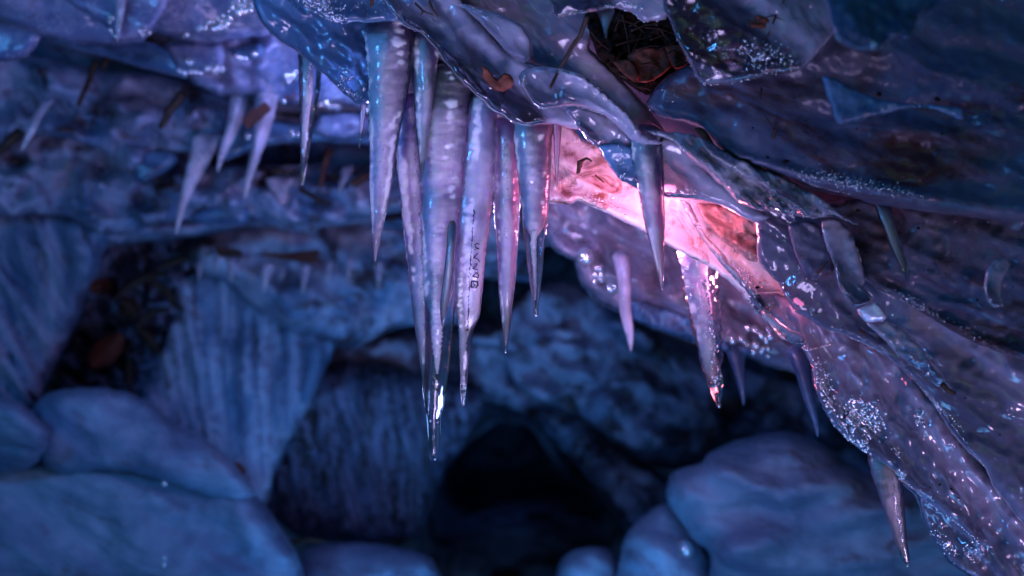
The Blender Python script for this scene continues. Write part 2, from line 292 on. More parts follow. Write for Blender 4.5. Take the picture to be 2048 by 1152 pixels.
class Sheet:
    """A slab of ice with a rounded, thinning edge: outline in the picture's directions, standing at its own depth, with real thickness."""
    def __init__(s, name, poly, Y, mat, label, cat='ice sheet', group=None, ax=0.0, ay=0.0, T=0.03, R=30, fold=0.02, fscale=140,
                 rot=0.55, aniso=3.0, fine=0.004, finescale=22, ridges=(), ribs=None, sp=9, jag=2.0, kind=None, seed=None, terr=None):
        near_ = Y < 3.4
        if near_: R = R*0.4; sp = max(4, sp*0.8); fine = fine*1.5; jag = jag*1.3; T = T*0.8
        s.crease = 0.9 if near_ else 0.0
        if 3.4 <= Y < 4.9: R = R*0.6; jag = jag*1.6; s.crease = 0.5
        s.Y, s.ax, s.ay, s.T, s.R = Y, ax, ay, T, R
        s.fold, s.fscale, s.rot, s.aniso, s.fine, s.finescale = fold, fscale, rot, aniso, fine, finescale
        s.ridges, s.ribs, s.terr = ridges, ribs, terr
        s.seed = seed if seed is not None else (abs(int(poly[0][0]*7+poly[1][1]*13+len(poly)*31)) % 97)
        ol = catmull(poly, sp*0.8, soft=0.45 if Y < 4.9 else 1.0)
        s.c = ol.mean(0)
        ol = ol + jag*np.stack([fbm(ol[:, 0]/16, ol[:, 1]/16, s.seed+.3), fbm(ol[:, 0]/16, ol[:, 1]/16, s.seed+7.7)], 1)
        s.ol = ol
        lo, hi = ol.min(0), ol.max(0)
        gx, gy = np.meshgrid(np.arange(lo[0], hi[0], sp), np.arange(lo[1], hi[1], sp*0.87))
        gx = gx + (np.arange(gx.shape[0]) % 2)[:, None]*sp*0.5
        q = np.stack([gx.ravel(), gy.ravel()], 1) + RNG.uniform(-.22, .22, (gx.size, 2))*sp
        q = q[inside(ol, q)]
        if len(q): q = q[seg_dist(ol, q) > sp*0.55]
        nb = len(ol)
        allp = np.concatenate([ol, q])
        co, _, fa, *_r = geometry.delaunay_2d_cdt([Vector(p) for p in allp.tolist()], [], [list(range(nb))], 1, 1e-4)
        co = np.array([c[:] for c in co]); 
        d = seg_dist(ol, co)
        edge = d < 1e-2
        Yf, Yb = s.fields(co, d)
        n = len(co); idxb = np.full(n, -1)
        idxb[edge] = np.nonzero(edge)[0]
        k = np.nonzero(~edge)[0]; idxb[k] = n+np.arange(len(k))
        F = np.stack([(co[:, 0]-1024)*PX*Yf, Yf, (576-co[:, 1])*PX*Yf], 1)
        B = np.stack([(co[k, 0]-1024)*PX*Yb[k], Yb[k], (576-co[k, 1])*PX*Yb[k]], 1)
        faces = []
        for f in fa:
            f = list(f)
            a, b_, c_ = co[f[0]], co[f[1]], co[f[2]]
            if (b_[0]-a[0])*(c_[1]-a[1])-(b_[1]-a[1])*(c_[0]-a[0]) > 0: f = f[::-1]
            faces.append(f[::-1]); g = [idxb[i] for i in f]
            if not all(edge[i] for i in f): faces.append(g)
        s.o = link(name, np.concatenate([F, B]), faces, M[mat])
        if kind: tag(s.o, kind=kind, label=label)
        else: tag(s.o, label, cat, group)
    def mid(s, p):
        x, y = p[:, 0], p[:, 1]
        Y = s.Y + s.ax*(x-s.c[0])/1000 + s.ay*(y-s.c[1])/1000
        c, sn = math.cos(s.rot), math.sin(s.rot)
        u = (x*c+y*sn)/s.fscale/s.aniso; v = (-x*sn+y*c)/s.fscale
        Y = Y + s.fold*1.6*fbm(u, v, s.seed, 3) - s.fold*0.5*ridged(u*1.3+3, v*1.3, s.seed+20, 3)
        if s.crease: Y = Y - s.fold*s.crease*(ridged(u*2.6+9, v*2.2, s.seed+31, 2)-0.3)
        for (pl, w, amp) in s.ridges:
            dd = seg_dist(np.asarray(pl, float), p, closed=False)
            Y = Y - amp*np.exp(-(dd/w)**2)
        if s.ribs:
            wl_, amp, ang, spread, x0, y0 = s.ribs
            t = (x-x0)*math.cos(ang)-(y-y0)*math.sin(ang)
            t = t/(1+spread*(y-y0)/1000.0)
            ph = t/wl_ + 1.5*fbm(t/130, y/700, s.seed+5, 4)
            Y = Y - amp*np.abs(np.sin(ph*math.pi))**0.7*(0.35+1.6*np.abs(perlin(np.floor(ph)*1.37+.5, y/500, s.seed*1.0)))
        if s.terr:
            st, amp = s.terr
            h = fbm(x/260, y/130, s.seed+40, 4)*st; f = h-np.floor(h)
            Y = Y - amp*(np.floor(h)+f**6)/st
        return Y
    def fields(s, p, d):
        Y = s.mid(p); q = np.clip(d/s.R, 0, 1)
        t = s.T*np.sqrt(np.clip(1-(1-q)**2, 0, 1))
        fine = s.fine*(fbm(p[:, 0]/s.finescale, p[:, 1]/s.finescale, s.seed+60, 4)+0.5*ridged(p[:, 0]/s.finescale/2, p[:, 1]/s.finescale/2, s.seed+70, 3))*np.clip(d/8, 0, 1)
        return Y-t-fine, Y+t
    def front(s, p):
        p = np.atleast_2d(np.asarray(p, float)); d = seg_dist(s.ol, p)
        return s.fields(p, d)[0]
    def drops(s, specs, name='water_droplets', mat='drop'):
        """beads of melt water: specs of ('line', polyline, gap, rmin, rmax) or ('patch', cx, cy, rx, ry, angle, n, rmin, rmax)"""
        pts = []; rad = []
        for sp in specs:
            if sp[0] == 'line':
                c = catmull(sp[1], sp[2], closed=False)
                c = c + RNG.normal(0, sp[2]*0.18, c.shape)
                keep = RNG.uniform(size=len(c)) > 0.18
                pts.append(c[keep]); rad.append(RNG.uniform(sp[3], sp[4], keep.sum())**1.0)
            else:
                _, cx, cy, rx, ry, an, n, r0, r1 = sp
                g = RNG.normal(0, 0.5, (n, 2)); a, b = g[:, 0]*rx, g[:, 1]*ry
                pts.append(np.stack([cx+a*math.cos(an)-b*math.sin(an), cy+a*math.sin(an)+b*math.cos(an)], 1))
                rad.append(r0+(r1-r0)*RNG.uniform(size=n)**1.4)
        p = np.concatenate(pts); r = np.concatenate(rad)
        m = inside(s.ol, p); p, r = p[m], r[m]
        if not len(p): return
        Y = s.front(p)
        return beads(p, r, Y, name, s.o, mat)

def beads(p, r, Y, name, parent, mat='drop', kind='stuff'):
    v0, f0 = ICO1; V = []; F = []
    for i in range(len(p)):
        c = np.array(P(p[i, 0], p[i, 1], Y[i])); rr = r[i]*PX*Y[i]
        sc = np.array([RNG.uniform(.8, 1.2), .75, RNG.uniform(.9, 1.35)])*rr*(1.45 if Y[i] < 3.5 else 2.8)
        F.append(f0+len(V)*len(v0)); V.append(v0*sc+c)
    o = link(name, np.concatenate(V), np.concatenate(F), M[mat], parent)
    if kind: o['kind'] = kind
    return o

class Icicle:
    def __init__(s, rows, Y, mat, label, group='icicles hanging from the ledge', depth=0.85, ripple=0.05, lobe=0.12, name='icicle',
                 parent=None, seg=30, step=3.0, seed=None, tipr=1.2, cat='icicle', dY=0.0, flare=False, inner=None):
        s.rows = np.array(rows, float); s.Y = Y; s.depth = depth; s.dY = dY
        s.seed = seed if seed is not None else int(rows[0][1]*3+rows[-1][0]) % 89
        y0, y1 = s.rows[0, 0], s.rows[-1, 0]
        ys = np.linspace(y0, y1, max(12, int((y1-y0)/step)))
        xl, xr = s.lr(ys)
        xc = (xl+xr)/2; hw = np.maximum((xr-xl)/2*(1.06 if inner else 1.0), tipr*0.4)
        th = np.linspace(0, 2*math.pi, seg, endpoint=False)
        TH, YY = np.meshgrid(th, ys)
        L = 1+lobe*fbm(np.cos(TH)*0.9, np.sin(TH)*0.9, YY/160+s.seed, 3)+ripple*fbm(np.cos(TH)*.8, YY/15.0, np.sin(TH)*.8+s.seed, 3)
        L += ripple*0.9*np.maximum(0, fbm(np.cos(TH)*1.3, YY/13.0, np.sin(TH)*1.3+s.seed*2, 2))+0.10*np.cos(3*TH+s.seed+YY/300)
        yc = s.axis(ys)
        hw = hw*(1+0.45*np.exp(-(ys-y0)/12.0))*np.sqrt(np.clip((ys-y0+0.4)/9, 0.02, 1)) if flare else hw*np.sqrt(np.clip((ys-y0+0.5)/14, 0.02, 1))
        HW = hw[:, None]*np.ones_like(TH)
        px = xc[:, None]+HW*np.cos(TH)*np.clip(L, .6, 1.35)
        D = yc[:, None]-HW*PX*Y*depth*np.sin(TH)*np.clip(L, .6, 1.35)
        V = np.stack([(px-1024)*PX*D, D, (576-YY)*PX*D], -1).reshape(-1, 3)
        n = len(ys); F = []
        for i in range(n-1):
            a = i*seg; b = a+seg
            for j in range(seg):
                k = (j+1) % seg
                F.append((a+j, a+k, b+k, b+j))
        V = np.concatenate([V, [np.array(P(xc[-1], ys[-1]+tipr*0.8, yc[-1]))]])
        t = len(V)-1
        for j in range(seg): F.append(((n-1)*seg+j, (n-1)*seg+(j+1) % seg, t))
        F.append(tuple(range(seg))[::-1])
        s.o = link(name, V, F, M[mat], parent, origin=V[:seg].mean(0) if parent is None else None)
        if parent is None: tag(s.o, label, cat, group)
        if inner: s.inner(*inner)
    def inner(s, mat, width=0.82, end=0.9, shift=0.0, start=0.0):
        """the frosted heart of the icicle inside its clear outer ice"""
        y0, y1 = s.rows[0, 0], s.rows[-1, 0]; ya = y0+start*(y1-y0); ys = np.linspace(ya+2, y0+end*(y1-y0), max(10, int((y1-y0)*end/2.5))); sg = 28
        xl, xr = s.lr(ys); xc = (xl+xr)/2; hw = (xr-xl)/2; xc = xc+shift*hw
        t = (ys-ya)/(ys[-1]-ya); hw = hw*width*np.sqrt(np.clip((1-t)*9, 0.004, 1))*np.sqrt(np.clip((ys-y0)/14, 0.02, 1))
        th = np.linspace(0, 2*math.pi, sg, endpoint=False); TH, YY = np.meshgrid(th, ys)
        L = 1+0.16*fbm(np.cos(TH), YY/70, np.sin(TH)+s.seed, 3)+0.16*fbm(np.cos(TH)*1.8, YY/11, np.sin(TH)*1.8+s.seed+9, 4)
        L = np.minimum(L, 1.12/max(width, .5)*0.96)
        px = xc[:, None]+hw[:, None]*L*np.cos(TH); D = s.axis(ys)[:, None]-hw[:, None]*L*PX*s.Y*s.depth*np.sin(TH)
        V = np.stack([(px-1024)*PX*D, D, (576-YY)*PX*D], -1).reshape(-1, 3); F = []; n = len(ys)
        for i in range(n-1):
            for j in range(sg): F.append((i*sg+j, i*sg+(j+1) % sg, (i+1)*sg+(j+1) % sg, (i+1)*sg+j))
        F.append(tuple(range(sg))[::-1]); F.append(tuple((n-1)*sg+j for j in range(sg)))
        link('frosted_heart', V, F, M[mat], s.o)
    def lr(s, ys):
        # monotone smooth interpolation of the traced sides
        r = s.rows
        def ip(k):
            x = r[:, 0]; y = r[:, k]; m = np.gradient(y, x)
            i = np.clip(np.searchsorted(x, ys)-1, 0, len(x)-2); h = x[i+1]-x[i]; t = (ys-x[i])/h
            return (2*t**3-3*t**2+1)*y[i]+(t**3-2*t**2+t)*h*m[i]+(-2*t**3+3*t**2)*y[i+1]+(t**3-t**2)*h*m[i+1]
        return ip(1), ip(2)
    def axis(s, ys):
        return s.Y+0.010*fbm(ys/120.0, s.seed, 0.5, 2)+s.dY*(ys-s.rows[0, 0])/1000.0+0.05*np.exp(-(ys-s.rows[0, 0])/25.0)
    def front(s, px, py):
        py = np.asarray(py, float); px = np.asarray(px, float)
        xl, xr = s.lr(py); xc = (xl+xr)/2; hw = np.maximum((xr-xl)/2, .5)
        q = np.clip(1-((px-xc)/hw)**2, 0, 1)
        return s.axis(py)-hw*PX*s.Y*s.depth*np.sqrt(q)
    def beads(s, pts, r, name='bubble_chain', mat='drop', off=0.0):
        p = np.asarray(pts, float)
        return beads(p, np.asarray(r, float), s.front(p[:, 0], p[:, 1])+off, name, s.o, mat)
    def tip_drop(s, r=2.6):
        x = (s.rows[-1, 1]+s.rows[-1, 2])/2; y = s.rows[-1, 0]; Y = float(s.axis(np.array([y]))[0])
        v, f = ICO2; c = np.array(P(x, y, Y)); k = r*PX*Y
        link('water_drop', v*np.array([k, k, k*1.25])+c, f, M['drop'], s.o)

def grid(name, f, u, v, mat, label, kind='structure'):
    U, Vv = np.meshgrid(u, v); p = f(U, Vv)
    V = np.stack(p, -1).reshape(-1, 3); nu, nv = len(u), len(v)
    i = np.arange((nv-1)*(nu-1)); r, c = i//(nu-1), i % (nu-1); a = r*nu+c
    o = link(name, V, np.stack([a, a+1, a+nu+1, a+nu], 1), M[mat])
    return tag(o, label, kind=kind)

def stick(pts, r, mat, label, name='twig', cat='twig', group=None, forks=(), flat=1.0, sides=7, parent=None):
    """pts: (px, py, Y) joints; a knotty tapering rod through them, forks are side shoots in the same mesh"""
    V = []; F = []
    def rod(pts, r0, r1):
        w = np.array([P(*q) for q in pts]); k = []
        for i in range(len(w)-1):
            for j in range(6): k.append(w[i]+(w[i+1]-w[i])*j/6)
        k.append(w[-1]); k = np.array(k); n = len(k); s0 = len(V)
        sd = RNG.uniform(0, 50)
        t = np.linspace(0, 1, n)
        jit = 0.5*r0*np.stack([perlin(t*6, sd, 0), perlin(t*6, sd, 5), perlin(t*6, sd, 9)], 1)
        k = k+jit
        for i in range(n):
            d = k[min(i+1, n-1)]-k[max(i-1, 0)]; d /= np.linalg.norm(d)+1e-9
            a = np.cross(d, [0, 1, 0]); 
            if np.linalg.norm(a) < 1e-3: a = np.cross(d, [1, 0, 0])
            a /= np.linalg.norm(a); b = np.cross(d, a)
            rr = (r0+(r1-r0)*t[i])*(1+0.25*float(perlin(t[i]*9, sd, 2.2)))
            for j in range(sides):
                q = 2*math.pi*j/sides; V.append(k[i]+a*rr*math.cos(q)+b*rr*flat*math.sin(q))
        for i in range(n-1):
            for j in range(sides):
                F.append((s0+i*sides+j, s0+i*sides+(j+1) % sides, s0+(i+1)*sides+(j+1) % sides, s0+(i+1)*sides+j))
        F.append(tuple(s0+j for j in range(sides))[::-1]); F.append(tuple(s0+(n-1)*sides+j for j in range(sides)))
    rod(pts, r, r*0.55)
    for fpts in forks: rod(fpts, r*0.6, r*0.25)
    o = link(name, np.array(V), F, M[mat], parent)
    if parent is None: tag(o, label, cat, group)
    return o

# ================================================================== the cave: wall, ceiling, ground
HOLE = np.array([(850, 1010), (880, 960), (930, 905), (1000, 850), (1060, 858), (1090, 900), (1130, 960), (1170, 985), (1215, 1030), (1250, 1070),
                 (1230, 1110), (1120, 1100), (1000, 1105), (860, 1100)], float)
def wall(U, Z):
    X = U
    Y = 8.3-0.05*X*X+0.35*fbm(X*0.55, Z*0.8, 3, 5)
    px = 1024+X/(PX*8.3); py = 576-Z/(PX*8.3)
    p = np.stack([px.ravel(), py.ravel()], 1)
    d = seg_dist(HOLE, p); d = np.where(inside(HOLE, p), d, -d).reshape(px.shape)
    Y = Y+2.8/(1+np.exp(-(d-14)/9))
    # frozen runs down the wall either side of the hollow
    rib = np.abs(np.sin((X*1.0+0.35*Z)*7.5+1.6*fbm(X*.8, Z*.35, 9, 3)))
    m = np.exp(-((px-720)/190)**2)*(py > 780)
    Y = Y-0.22*rib*m
    # the sloping buttress right of the hollow
    dd = seg_dist(np.array([(940, 770), (1060, 810), (1180, 900), (1330, 1060)], float), p, closed=False).reshape(px.shape)
    Y = Y-0.35*np.exp(-(dd/60)**2)
    Y = Y-0.10*ridged(X*1.6+.4*Z, Z*2.2, 5, 4)+0.03*fbm(X*9, Z*9, 4, 3)
    return X, Y, Z
grid('cave_wall', wall, np.linspace(-7.5, 7.5, 420), np.linspace(-2.6, 2.6, 170), 'rock_ice', 'dark ice glazed rear wall of the cave')

def ceil(X, Y):
    k = np.clip((Y-4.5)/1.3, 0, 1)
    Z = 1.25-0.9*k**1.1
    up = np.clip((Y-6.0)/1.0, 0, 1); Z = Z+0.75*up*up*(3-2*up)
    Z = Z+0.10*fbm(X*0.9, Y*1.1, 2, 5)
    h = (fbm(X*0.5+3, Y*0.9, 7, 3)+Y*0.9)*2.2; f = h-np.floor(h)
    Z = Z-0.06*f**4+0.02*fbm(X*7, Y*7, 5, 3)
    Z = Z+np.clip(2.2-Y, 0, 2)*0.5
    return X, Y, Z
grid('cave_ceiling', ceil, np.linspace(-7, 7, 300), np.linspace(0.6, 9.5, 260), 'bg_ice', 'layered ice ceiling of the cave')
def floor(X, Y):
    Z = -1.85+0.16*fbm(X*0.7, Y*0.7, 1, 5)+0.04*ridged(X*2, Y*2, 4, 3)
    return X, Y, Z
grid('ground', floor, np.linspace(-9, 9, 200), np.linspace(-3, 11, 180), 'boulder', 'frozen cave floor')

# ================================================================== far and middle distance
G_BG = 'ice layers of the cave roof'
def S(*a, **k): return Sheet('ice_sheet', *a, **k)

# frozen curtains on the rear wall
Sheet('frozen_curtain', [(-60, 400), (60, 400), (150, 425), (232, 452), (212, 500), (196, 545), (176, 580), (165, 625), (128, 700), (94, 770), (70, 815), (30, 850), (-60, 860)],
      5.42, 'rib_ice', 'slanting frozen curtain of pale ribs beside the dark leaf-filled cleft', 'frozen curtain', 'frozen curtains', T=0.16, R=40, fold=0.05, fine=0.02,
      ribs=(52, 0.15, 0.42, -0.5, 100, 440), sp=11)
Sheet('frozen_curtain', [(350, 560), (420, 540), (500, 560), (600, 600), (690, 640), (672, 690), (620, 810), (582, 880), (550, 950), (520, 1040), (440, 1040), (380, 960), (310, 880), (282, 800), (318, 700), (345, 620)],
      5.9, 'rib_ice', 'broad frozen curtain with upright ribs narrowing towards its foot', 'frozen curtain', 'frozen curtains', T=0.14, R=26, fold=0.06, fine=0.025,
      ribs=(34, 0.14, 0.12, -0.55, 460, 620), sp=10)
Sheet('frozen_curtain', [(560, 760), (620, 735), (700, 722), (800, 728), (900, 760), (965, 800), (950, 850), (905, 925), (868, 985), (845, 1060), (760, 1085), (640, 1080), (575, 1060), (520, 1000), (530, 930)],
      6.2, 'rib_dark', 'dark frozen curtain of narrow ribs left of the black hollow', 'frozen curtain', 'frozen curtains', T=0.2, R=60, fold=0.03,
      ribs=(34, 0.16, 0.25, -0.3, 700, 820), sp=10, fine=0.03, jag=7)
# arch above the curtains
S([(370, 500), (440, 450), (520, 440), (600, 430), (700, 430), (800, 440), (920, 460), (1060, 480), (1120, 560), (1080, 640), (960, 650)] and [(370, 500), (440, 450), (520, 440), (600, 430), (700, 430), (800, 440), (920, 460), (1050, 480), (1080, 560), (960, 560), (950, 640), (880, 650), (800, 655), (740, 680), (690, 700), (640, 672), (580, 660), (520, 625), (480, 595), (440, 560), (400, 545)],
  5.65, 'bg_ice', 'scalloped ice arch above the ribbed frozen curtain', group=G_BG, T=0.2, R=60, fold=0.10, fscale=90, aniso=1.4, sp=11)
S([(640, 690), (720, 665), (820, 650), (960, 640), (1080, 650), (1160, 662), (1150, 690), (1060, 720), (1020, 750), (1110, 780), (1220, 860), (1340, 970), (1370, 1060), (1300, 1085), (1240, 1040), (1170, 950), (1100, 870), (1050, 830), (960, 800), (860, 800), (740, 790), (640, 800), (600, 830), (610, 760)],
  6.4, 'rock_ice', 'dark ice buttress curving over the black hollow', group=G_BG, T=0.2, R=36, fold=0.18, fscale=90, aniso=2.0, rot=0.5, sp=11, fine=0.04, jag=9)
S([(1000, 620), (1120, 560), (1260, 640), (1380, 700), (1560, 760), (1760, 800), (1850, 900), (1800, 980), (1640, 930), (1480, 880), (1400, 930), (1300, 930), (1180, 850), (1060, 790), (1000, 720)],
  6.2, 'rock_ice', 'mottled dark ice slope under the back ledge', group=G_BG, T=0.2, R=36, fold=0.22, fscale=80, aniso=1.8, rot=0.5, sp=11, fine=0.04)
# the rim of the roof that closes the view above the arch
S([(-80, 330), (60, 350), (200, 400), (330, 420), (430, 405), (560, 400), (700, 395), (840, 400), (1000, 420), (1120, 470), (1060, 500), (960, 492), (860, 470), (760, 455), (680, 452), (600, 470), (520, 455), (440, 468), (340, 478), (230, 490), (150, 474), (80, 440), (-80, 430)],
  5.4, 'bg_ice', 'long pale rim of ice bounding the cave roof above the arch', group=G_BG, T=0.12, R=24, fold=0.09, fscale=60, rot=0.05, sp=10, fine=0.02)
S([(-80, 250), (40, 240), (190, 265), (300, 300), (420, 330), (540, 330), (700, 330), (820, 340), (900, 400), (760, 430), (620, 450), (480, 430), (360, 440), (220, 470), (100, 430), (-80, 420)],
  5.2, 'bg_ice', 'lumpy roof ice strewn with brown wood scraps', group=G_BG, T=0.14, R=40, fold=0.14, fscale=45, aniso=1.5, rot=0.3, ay=-0.8, sp=10, fine=0.02)
S([(-80, 100), (80, 110), (200, 140), (320, 150), (470, 205), (470, 260), (400, 300), (300, 310), (260, 350), (200, 300), (80, 270), (-80, 290)],
  4.95, 'bg_ice', 'dark blue roof ice crossed by pale veins behind two black twigs', group=G_BG, T=0.12, R=40, fold=0.12, fscale=80, aniso=1.6, rot=0.3, ay=-0.8, sp=10, fine=0.015)
S([(250, 296), (300, 300), (340, 302), (358, 318), (345, 335), (290, 366), (264, 362), (256, 330)], 4.8, 'blue', 'small smooth blue ice lip hanging from the roof', group=G_BG, T=0.05, R=24, sp=8)
S([(380, 440), (420, 410), (490, 408), (492, 448), (440, 452)], 5.05, 'blue', 'bright blue patch of clear ice on the roof rim', group=G_BG, T=0.04, R=20, sp=8)
S([(455, 262), (475, 245), (560, 240), (650, 258), (745, 262), (742, 290), (640, 284), (560, 288), (500, 302), (452, 322), (440, 300)], 4.75, 'blue', 'blue lit ice strip below the chip of brown wood', group=G_BG, T=0.05, R=22, rot=0.0, sp=8).drops(
  [('patch', 600, 272, 40, 10, 0, 6, 2.0, 3.2), ('patch', 492, 268, 4, 4, 0, 2, 3, 4)])
lilac = S([(350, 150), (370, 153), (392, 170), (444, 194), (503, 197), (552, 208), (604, 210), (642, 208), (700, 214), (760, 226), (800, 180), (760, 90), (640, 70), (540, 62), (450, 70), (400, 90), (350, 110)],
  4.6, 'pale', 'long lilac lit ice shelf with a beaded lower edge', group=G_BG, T=0.07, R=26, fold=0.05, fscale=70, rot=0.25, aniso=2, sp=8, ay=1.0, ribs=(60, 0.03, 0.1, 0, 500, 150))
lilac.drops([('line', [(555, 203), (604, 207), (642, 206), (690, 212), (735, 222)], 13, 1.6, 3.4), ('patch', 585, 152, 18, 6, -.3, 8, 2, 3.4), ('patch', 650, 210, 26, 6, .1, 8, 2.2, 4.0), ('patch', 632, 232, 8, 20, .2, 6, 2, 3)])
S([(625, 262), (640, 225), (700, 222), (742, 232), (742, 262), (715, 276), (680, 282), (650, 276)], 4.7, 'pale', 'rounded lilac bulge of ice under the beaded shelf', group=G_BG, T=0.06, R=26, sp=8)
S([(70, 72), (180, 106), (278, 135), (372, 156), (366, 130), (340, 100), (300, 84), (230, 82), (150, 72)], 4.5, 'blue', 'dark blue ice band under the upper roof shelf', group=G_BG, T=0.05, R=24, sp=8)
S([(330, 90), (360, 82), (440, 85), (450, 105), (445, 142), (420, 146), (380, 150), (355, 140)], 4.35, 'pale', 'small faceted ice block beaded along its foot', group=G_BG, T=0.05, R=22, sp=8).drops(
  [('line', [(362, 142), (400, 141), (444, 138)], 9, 1.6, 2.8), ('patch', 380, 124, 6, 5, 0, 3, 2, 3), ('patch', 425, 139, 12, 5, 0, 5, 2, 3)])
S([(450, 92), (520, 86), (530, 112), (508, 122), (470, 118)], 4.45, 'blue', 'blue ice knob beaded at its tip under the roof shelf', group=G_BG, T=0.05, R=20, sp=8).drops([('line', [(472, 112), (490, 116), (508, 108)], 8, 2, 3.4)])
top = S([(-80, -80), (-80, 30), (0, 41), (35, 57), (83, 73), (146, 87), (229, 92), (285, 86), (298, 70), (310, 64), (347, 75), (399, 87), (451, 83), (503, 73), (560, 66), (600, 20), (600, -80)],
  4.2, 'pale', 'upper roof shelf of blue ice strung with bright beads', group=G_BG, T=0.08, R=34, fold=0.05, fscale=100, rot=0.15, ay=0.8, sp=9)
top.drops([('line', [(366, 72), (395, 58), (428, 42), (455, 22), (470, 4)], 9, 1.6, 3.2), ('line', [(428, 60), (460, 34), (490, 20)], 11, 1.6, 3.0), ('patch', 492, 12, 20, 18, .3, 18, 1.6, 4.0),
           ('patch', 450, 52, 46, 10, -.2, 12, 1.6, 3.2), ('patch', 270, 62, 34, 8, .2, 10, 1.2, 2.4), ('patch', 282, 10, 26, 14, .2, 14, 1.0, 2.4)])
S([(104, -30), (150, 15), (174, 28), (190, 42), (206, 48), (220, 66), (232, 84), (270, 80), (300, 66), (330, 20), (340, -30)], 4.05, 'pale', 'shorter bead-tipped ice flap in front of the roof shelf', group=G_BG, T=0.05, R=24, sp=8).drops(
  [('line', [(207, 48), (218, 62), (230, 72)], 6, 1.4, 2.4), ('patch', 282, 64, 14, 6, .1, 7, 1.4, 2.6), ('patch', 220, 40, 8, 12, 0, 6, 1.2, 2.0)])
S([(-60, 44), (0, 46), (60, 60), (82, 71), (72, 94), (54, 113), (22, 123), (-60, 122)], 4.0, 'pale', 'rounded dusky ice lobe jutting in at the edge of the roof', group=G_BG, T=0.06, R=30, sp=8)

# the back ledge below the pink slab
back = S([(1060, 380), (1090, 470), (1105, 500), (1147, 522), (1157, 561), (1181, 592), (1213, 616), (1247, 630), (1300, 656), (1350, 675), (1391, 690), (1440, 704), (1497, 716), (1530, 732), (1580, 745), (1660, 770), (1760, 800), (1760, 640), (1560, 520), (1400, 400), (1200, 330)],
  4.0, 'mauve', 'second ledge of mauve ice hanging behind the pink slab', group='ice layers of the ledge', T=0.10, R=44, fold=0.07, fscale=80, rot=0.45, aniso=2.2, sp=9)
back.drops([('patch', 1170, 514, 2, 2, 0, 1, 8, 8.5), ('patch', 1225, 574, 6, 4, 0, 3, 2.5, 3.5), ('patch', 1190, 545, 18, 16, .7, 10, 2, 3.5), ('patch', 1310, 630, 40, 16, .4, 26, 2, 4.5), ('patch', 1500, 690, 36, 14, .4, 16, 2, 4), ('patch', 1520, 660, 26, 14, .4, 10, 2, 4)])
S([(1255, 600), (1330, 612), (1390, 640), (1440, 668), (1500, 690), (1500, 712), (1420, 694), (1340, 668), (1270, 640)], 3.88, 'blue', 'bright blue ice bulge along the foot of the second ledge', group='ice layers of the ledge', T=0.04, R=22, sp=7, fold=0.04, fscale=26, aniso=1.2)
Sheet('ice_sheet', [(930, 668), (1020, 655), (1110, 652), (1165, 664), (1140, 690), (1040, 702), (960, 700)], 6.05, 'bg_ice', 'flat pale blue ice tongue behind the marked icicle', group=G_BG, T=0.12, R=14, sp=8, fold=0.05, fscale=30, jag=7)

# boulders
BG = 'ice glazed boulders on the cave floor'
def boulder(poly, Y, lab, T=0.4, R=80, **k):
    return Sheet('boulder', poly, Y, 'boulder', lab, 'boulder', BG, T=T, R=R, fold=0.10, fscale=150, fine=0.03, finescale=60, sp=11, jag=3, **k)
boulder([(-120, 850), (0, 890), (90, 895), (200, 900), (330, 920), (440, 955), (505, 985), (545, 1030), (575, 1075), (602, 1130), (615, 1260), (-120, 1260)], 5.1, 'biggest round blue boulder, below the flat dark slab', T=0.3)
boulder([(60, 830), (90, 790), (150, 776), (230, 778), (290, 800), (345, 842), (405, 872), (470, 930), (512, 988), (490, 1012), (430, 1006), (370, 984), (310, 962), (240, 950), (110, 954), (62, 905)], 5.0, 'flat dark slab with a pale rim lying on the biggest boulder', T=0.22, R=30, rot=0.4)
boulder([(-120, 780), (0, 795), (45, 806), (95, 855), (94, 900), (55, 940), (-120, 960)], 4.85, 'rounded boulder end beside the flat dark slab', T=0.25, R=50)
boulder([(1333, 975), (1347, 943), (1402, 925), (1420, 905), (1490, 876), (1570, 862), (1650, 890), (1710, 935), (1770, 955), (1880, 985), (1990, 1080), (1990, 1260), (1440, 1260), (1420, 1110), (1390, 1080), (1360, 1040), (1338, 1010)], 4.9, 'large furrowed boulder under the lowest icicle', T=0.4, ridges=(([(1400, 930), (1560, 990), (1700, 960)], 26, 0.10), ([(1440, 1110), (1600, 1050), (1800, 1020)], 30, 0.09)), rot=-0.2)
boulder([(1225, 1260), (1238, 1130), (1252, 1070), (1290, 1030), (1335, 1008), (1400, 1060), (1430, 1120), (1450, 1260)], 5.1, 'blue boulder with a bright glint wedged beside the furrowed boulder', T=0.3, R=100).drops([('patch', 1375, 1098, 8, 14, -.5, 4, 5, 8)])
boulder([(1100, 1260), (1112, 1150), (1130, 1112), (1172, 1094), (1222, 1100), (1250, 1150), (1260, 1260)], 5.5, 'small boulder in front of the black hollow', T=0.2, R=60)
boulder([(575, 1260), (590, 1150), (612, 1100), (700, 1084), (820, 1100), (872, 1130), (890, 1260)], 5.6, 'low dark boulder at the foot of the narrow ribs', T=0.25, R=80)
v_, f_ = ICO2
for (px_, py_, rr_) in ((328, 968, 5.5), (327, 1130, 5.0), (330, 1116, 4.5)):
    q = np.array(P(px_, py_, 4.55)); boul = bpy.data.objects['boulder']
    link('water_droplet', v_*rr_*PX*4.75*np.array([1, .7, 1])+q, f_, M['drop'], boul)
